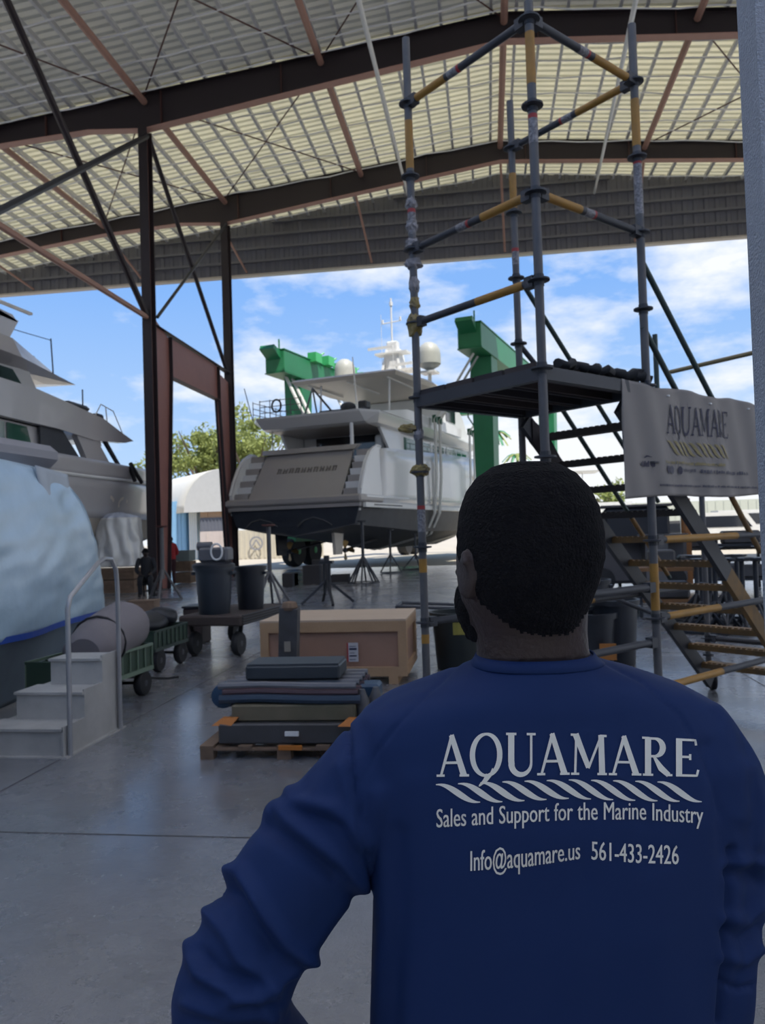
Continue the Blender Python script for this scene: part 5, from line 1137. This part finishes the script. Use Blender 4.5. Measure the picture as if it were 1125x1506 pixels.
# ---- skin body: head, neck, trunk, arms, hands, legs as one surface
hr = radians(22)   # head turned to the left
b = B()
HZ = 1.045
rows = [(683, 738, 802, .035), (689, 718, 826, .058), (700, 701, 844, .078), (720, 686, 861, .094), (748, 676, 875, .104), (785, 670, 883, .108), (820, 668, 884, .108), (842, 669, 880, .106), (860, 671, 874, .102), (878, 674, 868, .096), (900, 684, 864, .088), (930, 696, 864, .078), (960, 699, 867, .072), (985, 690, 875, .072)]
b.loft([rowring(l+3, r-3, y, HZ, d*.98, 2.15, 0, d*.98 if y < 860 else d*.90) for y, l, r, d in rows])
hc = P(777, 820, HZ); hf = (FW*cos(hr)-RT*sin(hr)); hrgt = (RT*cos(hr)+FW*sin(hr))
def hp(x, y, z): return hc+hrgt*x+hf*y+UP*z
def ell(b, c, rx, ry, rz_, n=18, m=12):
    vs = []; 
    for i in range(m+1):
        for k in range(n):
            t = 2*pi*k/n; s = max(sin(pi*i/m), .03); vs.append(c+hrgt*(rx*s*cos(t))+hf*(ry*s*sin(t))+UP*(-rz_*cos(pi*i/m)))
    b.add(vs, [(i*n+k, i*n+(k+1) % n, (i+1)*n+(k+1) % n, (i+1)*n+k) for i in range(m) for k in range(n)]+[tuple(range(n))[::-1], tuple(m*n+k for k in range(n))])
ell(b, hp(0, .03, .03), .080, .095, .095); ell(b, hp(0, .055, -.055), .066, .062, .062); ell(b, hp(0, .085, -.095), .034, .030, .024)  # face, jaw, chin
ell(b, hp(0, .122, -.022), .014, .016, .022); ell(b, hp(0, .118, -.034), .020, .013, .010); ell(b, hp(0, .108, -.062), .026, .012, .007); ell(b, hp(0, .108, -.073), .023, .011, .007)
for s in (-1, 1): ell(b, hp(s*.033, .105, .030), .020, .010, .006); ell(b, hp(s*.045, .085, -.02), .022, .02, .016)
ell(b, hp(-.050, .035, -.07), .035, .05, .04); ell(b, hp(.050, .035, -.07), .035, .05, .04)
# ears
def ear(px, py, s):
    c = P(px, py, .988)
    ell(b, c, .0055, .017, .028); ell(b, c+UP*-.024, .005, .009, .010)
    b.tube([c-RT*.004+FW*(.012*cos(a_)-.004)+UP*.028*sin(a_) for a_ in [radians(-70+16*k) for k in range(15)]], .0055, 8)
ear(687, 846, -1)
c = hp(.098, -.01, -.02); ell(b, c, .009, .018, .030)
# inner trunk
b.loft([rowring(l+16, r-16, y, Z, d-.018, 2.3) for y, l, r, Z, d in ((968, 690, 885, 1.05, .075), (1000, 640, 960, 1.05, .09), (1050, 560, 1050, 1.06, .115), (1150, 560, 1070, 1.06, .135), (1350, 570, 1050, 1.06, .135), (1560, 575, 1045, 1.06, .13), (1700, 560, 1060, 1.06, .13))])
LS, LE, LW = P(572, 1120, 1.05), P(355, 1455, 1.02), P(520, 1640, 1.20)
RS, RE, RW = P(1035, 1135, 1.05), P(1049, 1440, 1.02), P(1040, 1640, 1.22)
for a_, e_, w_ in ((LS, LE, LW), (RS, RE, RW)): limb(b, [a_, (a_+e_)/2, e_, (e_+w_)/2, w_], [.040, .036, .030, .028, .024], 14)
# legs
hipz = .93
hipc = V((pb.x, pb.y, 0))
for s in (-1, 1):
    hip = hipc+RT*(s*.10)+UP*.90; kn = hipc+RT*(s*.13)+FW*.03+UP*.48; an = hipc+RT*(s*.15)-FW*.01+UP*.09
    limb(b, [hip, (hip+kn)/2, kn, (kn+an)/2+FW*-.02, an], [.085, .078, .055, .052, .036], 16)
    limb(b, [an+UP*-.04, an+FW*.09+UP*-.055, an+FW*.17+UP*-.062], [.036, .034, .024], 12)
# hands : palm, four fingers, thumb
def hand(w, dirf, dirp, thumb):
    """w wrist, dirf finger direction, dirp palm normal, thumb side vector"""
    f = dirf.normalized(); t_ = (thumb-f*thumb.dot(f)).normalized(); n_ = f.cross(t_)
    if n_.dot(dirp) < 0: n_ = -n_
    for k in range(4):
        o_ = t_*(.030-.020*k); limb(b, [w, w+f*.045+o_*.9, w+f*.085+o_], [.018, .013, .011], 8)
        ln = (.070, .080, .074, .058)[k]; kn_ = w+f*.085+o_
        limb(b, [kn_, kn_+f*ln*.45+n_*.006, kn_+f*ln*.75+n_*.022, kn_+f*ln*.85+n_*.038], [.0100, .0092, .0085, .0072], 8)
    limb(b, [w+f*.015+t_*.015, w+f*.045+t_*.045+n_*.01, w+f*.075+t_*.055+n_*.02, w+f*.095+t_*.055+n_*.03], [.014, .012, .010, .008], 8)
hand(LW, RT*.5+FW*.55-UP*.55, RT*.9, -FW+UP*.2)
hand(RW, -RT*.45+FW*.6-UP*.6, -RT*.9, -FW+UP*.2)
skin = mat('dark brown skin', (.040, .026, .023), .5, var=(30, .4, (.05, .028, .022)), bump=(120, .15))
body_me = remesh(b, .0055, 4); body = finish(body_me, 'body', skin, man)
# ---- hair cap: rows above the fade line, slightly outside the head
hair_m = mat('short black hair', (.006, .006, .008), .9, var=(90, .6, (.016, .014, .015)), bump=(260, .9), spec=.2)
b = B(); hrows = [(681, 750, 788, .025), (682.5, 735, 806, .040), (686, 722, 822, .054)]+[(y, l, r, d) for y, l, r, d in rows if y > 688 and y < 935]
rings = []
for y, l, r, d in hrows:
    rg = rowring(l, r, y, HZ, (d+.001), 2.15, 0, (d+.003), n=120); rings.append(rg)
# subdivide vertically
fine = []
for i in range(len(rings)-1):
    for k in range(12): fine.append([rings[i][j].lerp(rings[i+1][j], k/12) for j in range(120)])
fine.append(rings[-1]); hz0 = P(777, 860, HZ).z
def hairline(j):   # z of lower edge round the head: nape low, over the ears up, forehead high
    t = 2*pi*j/120; q = ringc(V((0, 0, 0)), 1, 1, 120, 2.0)[j]; fb = q.dot(hf); rr = q.dot(hrgt)
    back = max(0, -fb)
    if fb < -.25: zl = -.100-.030*min(1, (back-.25)*1.6)
    elif fb < .35: zl = -.010-.09*max(0, (-fb)/.25) if fb < 0 else -.01+.02*fb
    else: zl = .075
    return hc.z+zl+.006*noise.noise(V((j*.35, 0, 0)))
hl = [hairline(j) for j in range(120)]
def yline(px):
    t = [(660, 812), (676, 815), (697, 868), (712, 884), (732, 902), (752, 916), (800, 925), (850, 924), (864, 915), (874, 902), (890, 885)]
    for (a, ya), (c, yc) in zip(t, t[1:]):
        if a <= px <= c: return ya+(yc-ya)*(px-a)/(c-a)
    return 860
ref = ringc(P(776, 840, HZ), 1, 1, 120, 2.15)
for j in range(120):
    q = ringc(V((0, 0, 0)), .095, .105, 120, 2.15)[j]; fbk = -q.normalized().dot(FW)
    if fbk > -.05:
        pp = P(776, 850, HZ)+q; px_j = proj(pp)[0]; hl[j] = P(776, yline(px_j), HZ-.06*fbk).z
hl = [sum(hl[(j+k) % 120] for k in range(-2, 3))/5+.0015*sin(j*2.3) for j in range(120)]
vs = []; fs = []
for i, rg in enumerate(fine):
    for j, p in enumerate(rg):
        ctr = V((hc.x, hc.y, p.z)); dd = (p-ctr); under = p.z < hl[j]
        k = 1+.010*noise.noise(p*70)+.006*noise.noise(p*160)
        if p.z < hl[j]+.012: k -= .035*min(1, (hl[j]+.012-p.z)/.016)
        vs.append(ctr+dd*k)
for i in range(len(fine)-1):
    for j in range(120):
        if fine[i][j].z > hl[j]-.006: fs.append((i*120+j, i*120+(j+1) % 120, (i+1)*120+(j+1) % 120, (i+1)*120+j))
fs.append(tuple(range(120))[::-1]); b.add(vs, fs); b.build('hair', hair_m, man, world=True, smooth=2)
# beard along the left jaw and chin
b = B(); ell(b, P(687, 888, 1.05), .0145, .026, .034, 30, 20); ell(b, P(697, 916, 1.05), .0135, .026, .026, 30, 20); ell(b, hp(-.030, .060, -.085), .040, .050, .036, 30, 20); ell(b, hp(.052, .040, -.078), .040, .050, .046, 30, 20); ell(b, hp(0, .082, -.098), .048, .042, .036, 30, 20)
b.v = [p+noise.noise_vector(p*120)*.002 for p in b.v]
b.build('beard', hair_m, man, world=True, smooth=2)
b = B(); 
for s in (-1, 1):
    e_ = B(); ell(e_, hp(s*.033, .100, .008), .012, .012, .010); o = e_.build('eye', mat('eye white', (.7, .68, .65), .2), man, world=True, smooth=True)
    e_ = B(); ell(e_, hp(s*.033, .110, .008), .005, .003, .005); e_.build('iris', black, o, world=True)
# ---- shirt
b = B()
trow = [(962, 706, 866, 1.048, .071), (968, 700, 872, 1.048, .074), (974, 688, 890, 1.05, .080), (985, 655, 930, 1.05, .088), (1000, 612, 968, 1.052, .098), (1016, 568, 1010, 1.055, .106), (1036, 532, 1042, 1.058, .112), (1065, 518, 1066, 1.06, .120), (1110, 522, 1085, 1.06, .130), (1170, 534, 1088, 1.06, .138), (1240, 542, 1086, 1.06, .140), (1310, 548, 1082, 1.06, .142), (1400, 549, 1074, 1.06, .140), (1510, 551, 1066, 1.06, .138), (1650, 552, 1068, 1.06, .140), (1740, 548, 1072, 1.06, .142)]
b.loft([rowring(l, r, y, Z, d, 2.3 if y < 1000 else 2.6) for y, l, r, Z, d in trow])
limb(b, [P(585, 1095, 1.05), P(560, 1135, 1.05), P(492, 1215, 1.045), P(420, 1310, 1.035), P(355, 1425, 1.02), P(345, 1500, 1.03), P(420, 1580, 1.10), LW], [.070, .078, .076, .074, .076, .078, .062, .040], 24)
limb(b, [P(1010, 1095, 1.06), P(1035, 1135, 1.05), P(1064, 1210, 1.045), P(1066, 1300, 1.035), P(1052, 1390, 1.02), P(1046, 1470, 1.02), P(1044, 1560, 1.12), RW], [.066, .070, .062, .054, .052, .052, .048, .040], 24)
sme = remesh(b, .0048, 8, .6)
# open the neck, cuffs and hem; then raise folds
bm = bmesh.new(); bm.from_mesh(sme)
neckc = P(783, 966, 1.048)
kill = [f for f in bm.faces if (f.calc_center_median()-V((neckc.x, neckc.y, f.calc_center_median().z))).length < .058 and f.calc_center_median().z > neckc.z-.004 and f.normal.z > .5]
kill += [f for f in bm.faces if (f.calc_center_median()-LW).length < .034 or (f.calc_center_median()-RW).length < .034]
hz_ = min(v.co.z for v in bm.verts); kill += [f for f in bm.faces if f.calc_center_median().z < hz_+.004]
bmesh.ops.delete(bm, geom=list(set(kill)), context='FACES'); bm.normal_update()
folds = [ # polyline px, amplitude m, width px
 ([(388, 1200), (412, 1190), (443, 1219), (494, 1259), (532, 1303)], .0085, 10), ([(400, 1222), (440, 1248), (490, 1285)], -.006, 9),
 ([(418, 1150), (436, 1179), (494, 1190), (536, 1236)], .006, 9), ([(440, 1196), (500, 1216)], -.005, 8), ([(505, 1130), (520, 1200), (540, 1290)], .004, 8),
 ([(318, 1283), (358, 1286), (385, 1337), (421, 1388), (458, 1411)], .009, 9), ([(325, 1308), (352, 1318), (372, 1360), (400, 1398)], -.006, 10),
 ([(300, 1337), (331, 1370), (356, 1413), (400, 1440)], .006, 8), ([(278, 1388), (294, 1431), (349, 1458), (400, 1457)], .008, 9), ([(290, 1400), (320, 1432), (372, 1446)], -.005, 8),
 ([(276, 1475), (330, 1492), (400, 1488)], .006, 8), ([(430, 1428), (380, 1452), (330, 1476)], .006, 7), ([(400, 1506), (380, 1470)], .004, 8),
 ([(360, 1262), (400, 1230)], .003, 14), ([(505, 1330), (470, 1380), (440, 1408)], .004, 9), ([(470, 1160), (500, 1120)], .003, 12),
 ([(506, 1046), (516, 1120), (530, 1220), (546, 1318)], -.0045, 3.5), ([(676, 974), (636, 1010), (590, 1060), (552, 1110), (530, 1150)], -.0016, 2.5), ([(890, 974), (945, 1000), (1000, 1050), (1040, 1120), (1062, 1200)], -.0018, 2.5),
 ([(560, 1170), (570, 1330), (556, 1506)], .005, 11), ([(590, 1230), (588, 1380), (575, 1506)], -.003, 13), ([(606, 1150), (598, 1330), (604, 1506)], .002, 14),
 ([(1060, 1040), (1082, 1110), (1090, 1200)], .003, 9), ([(1040, 1100), (1060, 1180), (1066, 1260)], -.003, 10),
 ([(1078, 1270), (1100, 1262), (1120, 1270)], .006, 7), ([(1074, 1285), (1100, 1288), (1116, 1300)], -.005, 7), ([(1070, 1350), (1095, 1352), (1115, 1335)], .005, 7), ([(1066, 1372), (1095, 1380), (1115, 1365)], -.004, 6), ([(1064, 1408), (1090, 1412), (1114, 1396)], .005, 7), ([(1062, 1446), (1086, 1454), (1105, 1450)], -.004, 4),
 ([(1078, 1250), (1068, 1380), (1058, 1506)], -.007, 5), ([(699, 976), (783, 984), (880, 975)], -.0014, 2.2), ([(1100, 1130), (1118, 1185), (1108, 1240)], .005, 9),
 ([(700, 1010), (790, 1022), (880, 1012)], -.0015, 20), ([(792, 1200), (796, 1350), (800, 1506)], -.002, 30), ([(860, 1180), (862, 1300)], -.0012, 10), ([(960, 1300), (980, 1506)], .0025, 30), ([(660, 1300), (650, 1506)], .0025, 30)]
def sd(px, py, poly):
    best = 1e9
    for (a, c) in zip(poly, poly[1:]):
        dx, dy = c[0]-a[0], c[1]-a[1]; t = max(0, min(1, ((px-a[0])*dx+(py-a[1])*dy)/(dx*dx+dy*dy))); q = (a[0]+dx*t-px)**2+(a[1]+dy*t-py)**2
        if q < best: best = q; bt_ = t
    return sqrt(best)
disp = {}
for v in bm.verts:
    px, py, Z = proj(v.co); n_ = v.normal; facing = n_.dot((CAM-v.co).normalized()); d = 0.0
    if facing > -.35:
        for poly, amp, wd in folds:
            xs_ = [p[0] for p in poly]; ys_ = [p[1] for p in poly]
            if min(xs_)-5*wd < px < max(xs_)+5*wd and min(ys_)-5*wd < py < max(ys_)+5*wd:
                s = sd(px, py, poly)
                if s < 4.5*wd: d += 1.6*amp*math.exp(-(s/(1.35*wd if wd > 5 else wd))**2)
    q = v.co*8; q = V((q.x, q.y, q.z*.45)); d += .0045*noise.noise(q)+.0014*noise.noise(q*2.6)
    disp[v] = n_*d
for v, dd in disp.items(): v.co += dd
for f in bm.faces: f.smooth = True
bm.normal_update(); bm.to_mesh(sme)
bvh_s = BVHTree.FromBMesh(bm); bm.free()
def shirt_mat():
    m = mat('royal blue jersey', (.0040, .024, .104), .75, var=(2.5, .35, (.0035, .019, .085)), sheen=.0, spec=.35)
    return m
shirt = finish(sme, 'shirt', shirt_mat(), man)
ms_ = shirt.modifiers.new('solid', 'SOLIDIFY'); ms_.thickness = .0016; ms_.offset = -1
# collar band
b = B()
for k in range(3):
    pass
cb = [rowring(l, r, y, 1.048, d, 2.3, n=60) for y, l, r, d in ((960, 702, 869, .0735), (967, 699, 874, .0765), (975, 693, 884, .0805))]
b.loft(cb, cap=False); b.build('collar', shirt_mat(), shirt, world=True, smooth=2, solid=.003)
# printed lettering, laid onto the cloth
prm = mat('off white print', (.84, .82, .71), .7, var=(60, .3, (.74, .72, .62)))
def on_shirt(vs, fs, name, fx):
    out = []; keep = []
    for (x, y) in vs:
        px, py = fx(x, y); d = ray(px, py).normalized(); h = bvh_s.ray_cast(CAM, d)
        out.append(h[0]-d*.0013 if h[0] is not None else P(px, py, .93))
    b = B(); b.add(out, fs); b.build(name, prm, shirt, world=True)
def interp(xs_, t):
    t = max(0, min(1, t))*(len(xs_)-1); i = min(int(t), len(xs_)-2); return xs_[i]+(xs_[i+1]-xs_[i])*(t-i)
def line(x0, x1, base, top, w, hcap=1.0):
    return lambda x, y: (x0+(x1-x0)*x/w, interp(base, x/w)+(interp(top, x/w)-interp(base, x/w))*y/hcap)
v, f, w = word_serif('AQUAMARE', 1.15)
on_shirt(v, f, 'printed_name', line(642, 1028, (1142, 1141, 1139, 1140, 1142), (1082, 1078, 1079, 1083, 1088), w))
v, f, w = rope(11)
on_shirt(v, f, 'printed_rope', line(641, 1032, (1181, 1179, 1174, 1177, 1179), (1154, 1150, 1147, 1149, 1152), w))
v, f, w = word_sans('Sales and Support for the Marine Industry', .016)
capy = max(y for x, y in v)
on_shirt(v, f, 'printed_strapline', line(642, 1034, (1217, 1211, 1206, 1205, 1211), (1190, 1185, 1180, 1179, 1186), w, capy))
v, f, w = word_sans('Info@aquamare.us', .018); capy = .98
on_shirt(v, f, 'printed_address', line(692, 853, (1281, 1275, 1263), (1250, 1243, 1236), w, capy))
v, f, w = word_sans('561-433-2426', .018)
on_shirt(v, f, 'printed_number', line(870, 998, (1264, 1269, 1271), (1236, 1240, 1242), w, capy))
# trousers and shoes
b = B()
b.loft([rowring(l, r, y, 1.06, d, 2.5) for y, l, r, d in ((1640, 560, 1060, .125), (1760, 552, 1068, .13), (1850, 556, 1064, .13))])
for s in (-1, 1):
    hip = hipc+RT*(s*.105)+UP*.86; kn = hipc+RT*(s*.13)+FW*.03+UP*.48; an = hipc+RT*(s*.15)-FW*.01+UP*.10
    limb(b, [hip, (hip+kn)/2, kn, (kn+an)/2, an], [.105, .098, .080, .074, .070], 18)
tm = remesh(b, .012, 4); finish(tm, 'trousers', mat('dark navy trousers', (.015, .018, .03), .8), man)
for s in (-1, 1):
    an = hipc+RT*(s*.15)-FW*.01; sb = B(); rings = []
    for (f_, a_, h_) in ((-.07, .030, .07), (-.04, .042, .10), (.02, .045, .10), (.08, .046, .08), (.15, .048, .06), (.20, .040, .05), (.225, .02, .035)):
        c = an+FW*f_; rings.append([c+RT*(a_*cos(t))+UP*(max(0, h_/2+h_/2*sin(t))) for t in [2*pi*k/14 for k in range(14)]])
    sb.loft(rings); sb.build('shoe', black, man, world=True, smooth=True)

# ------------------------------------------------------------------ the two people by the column
def small_person(label, base, face, pose, topc, botc, hgt):
    t = thing('person', label, 'person', base, face); k = hgt/1.72; b = B()
    def lm(pts, rs): limb(b, [V(p)*k for p in pts], [r*k for r in rs], 12)
    if pose == 'stand':
        lm([(0, 0, .95), (0, .01, 1.15), (0, 0, 1.40)], [.14, .13, .13]); hd = V((0, .05, 1.60))
        for s in (-1, 1):
            lm([(s*.09, 0, .90), (s*.11, .02, .48), (s*.12, 0, .08)], [.085, .055, .04]); lm([(s*.12, 0, .06), (s*.12, .16, .04)], [.035, .03])
            lm([(s*.18, 0, 1.40), (s*.25, -.02, 1.12), (s*.16, .22, 1.02)], [.05, .042, .03])
            for q in range(5): lm([(s*.16, .22, 1.02), (s*(.16-.012*q), .30, 1.0-.012*abs(q-2))], [.014, .008])
    else:
        lm([(0, 0, .50), (0, .02, .75), (0, .06, 1.0)], [.15, .13, .13]); hd = V((0, .14, 1.20))
        for s in (-1, 1):
            lm([(s*.09, 0, .48), (s*.13, .42, .50), (s*.13, .40, .08)], [.085, .06, .04]); lm([(s*.13, .38, .05), (s*.13, .54, .04)], [.035, .03])
            lm([(s*.18, .05, 1.0), (s*.24, .12, .74), (s*.12, .36, .62)], [.05, .042, .03])
            for q in range(5): lm([(s*.12, .36, .62), (s*(.12-.012*q), .44, .60)], [.014, .008])
    lm([hd-V((0, .03, .22)), hd-V((0, .01, .08))], [.055, .05]); b.ball(hd*k, (.078*k, .095*k, .115*k)); b.ball((hd+V((0, .10, -.01)))*k, (.013*k, .02*k, .02*k), 8, 6)
    for s in (-1, 1): b.ball((hd+V((s*.08, 0, 0)))*k, (.012*k, .02*k, .03*k), 8, 6)
    me = remesh(b, .016, 2); me.materials.clear(); me.materials.append(skin)
    for p_ in me.polygons: p_.use_smooth = True
    o = bpy.data.objects.new('body', me); COL.objects.link(o); o.parent = t; RM[o.name] = RM[t.name]
    def cloth(name, test, m, off):
        bm = bmesh.new(); bm.from_mesh(me); bm.normal_update()
        kk = [f for f in bm.faces if not test(f.calc_center_median()/k)]; bmesh.ops.delete(bm, geom=kk, context='FACES')
        bm.normal_update()
        for v in bm.verts: v.co += v.normal*off
        m3 = bpy.data.meshes.new(name); bm.to_mesh(m3); bm.free(); m3.materials.append(m)
        for p_ in m3.polygons: p_.use_smooth = True
        c = bpy.data.objects.new(name, m3); COL.objects.link(c); c.parent = t
    if pose == 'stand': cloth('shirt', lambda p: .92 < p.z < 1.47 and p.y < .17, topc, .018); cloth('trousers', lambda p: .09 < p.z < .95, botc, .016); cloth('hair', lambda p: p.z > 1.60 and p.y < .12, hair_m, .018)
    else: cloth('shirt', lambda p: p.z > .56 and p.z < 1.07 and p.y < .33, topc, .018); cloth('trousers', lambda p: p.z < .60 and (p.z > .09) and not (p.z > .56 and p.y < .2), botc, .016); cloth('hair', lambda p: p.z > 1.20, hair_m, .018)
    return t
q2 = P(253, 851, 27.0)
small_person('person in red shirt standing beside the near column, by timber crates', (q2.x, q2.y, 0), radians(70), 'stand', mat('red shirt', (.30, .015, .02), .8), mat('dark red-brown trousers', (.05, .015, .02), .8), 1.72)
q2 = P(220, 860, 22.2)
small_person('person in black sitting in front of the near column', (q2.x, q2.y-.2, 0), radians(200), 'sit', mat('black jacket', (.012, .014, .02), .8), mat('black trousers', (.01, .012, .018), .8), 1.8)
t = thing('stool', 'dark stool under the person in black by the near column', 'stool', (q2.x, q2.y-.2, 0))
b = B(); b.bx(-.2, .2, -.2, .2, .33, .38); b.build('seat', black, t)
for sx in (-1, 1):
    for sy in (-1, 1): b = B(); b.bx(sx*.16-.02, sx*.16+.02, sy*.16-.02, sy*.16+.02, 0, .33); b.build('leg', black, t)
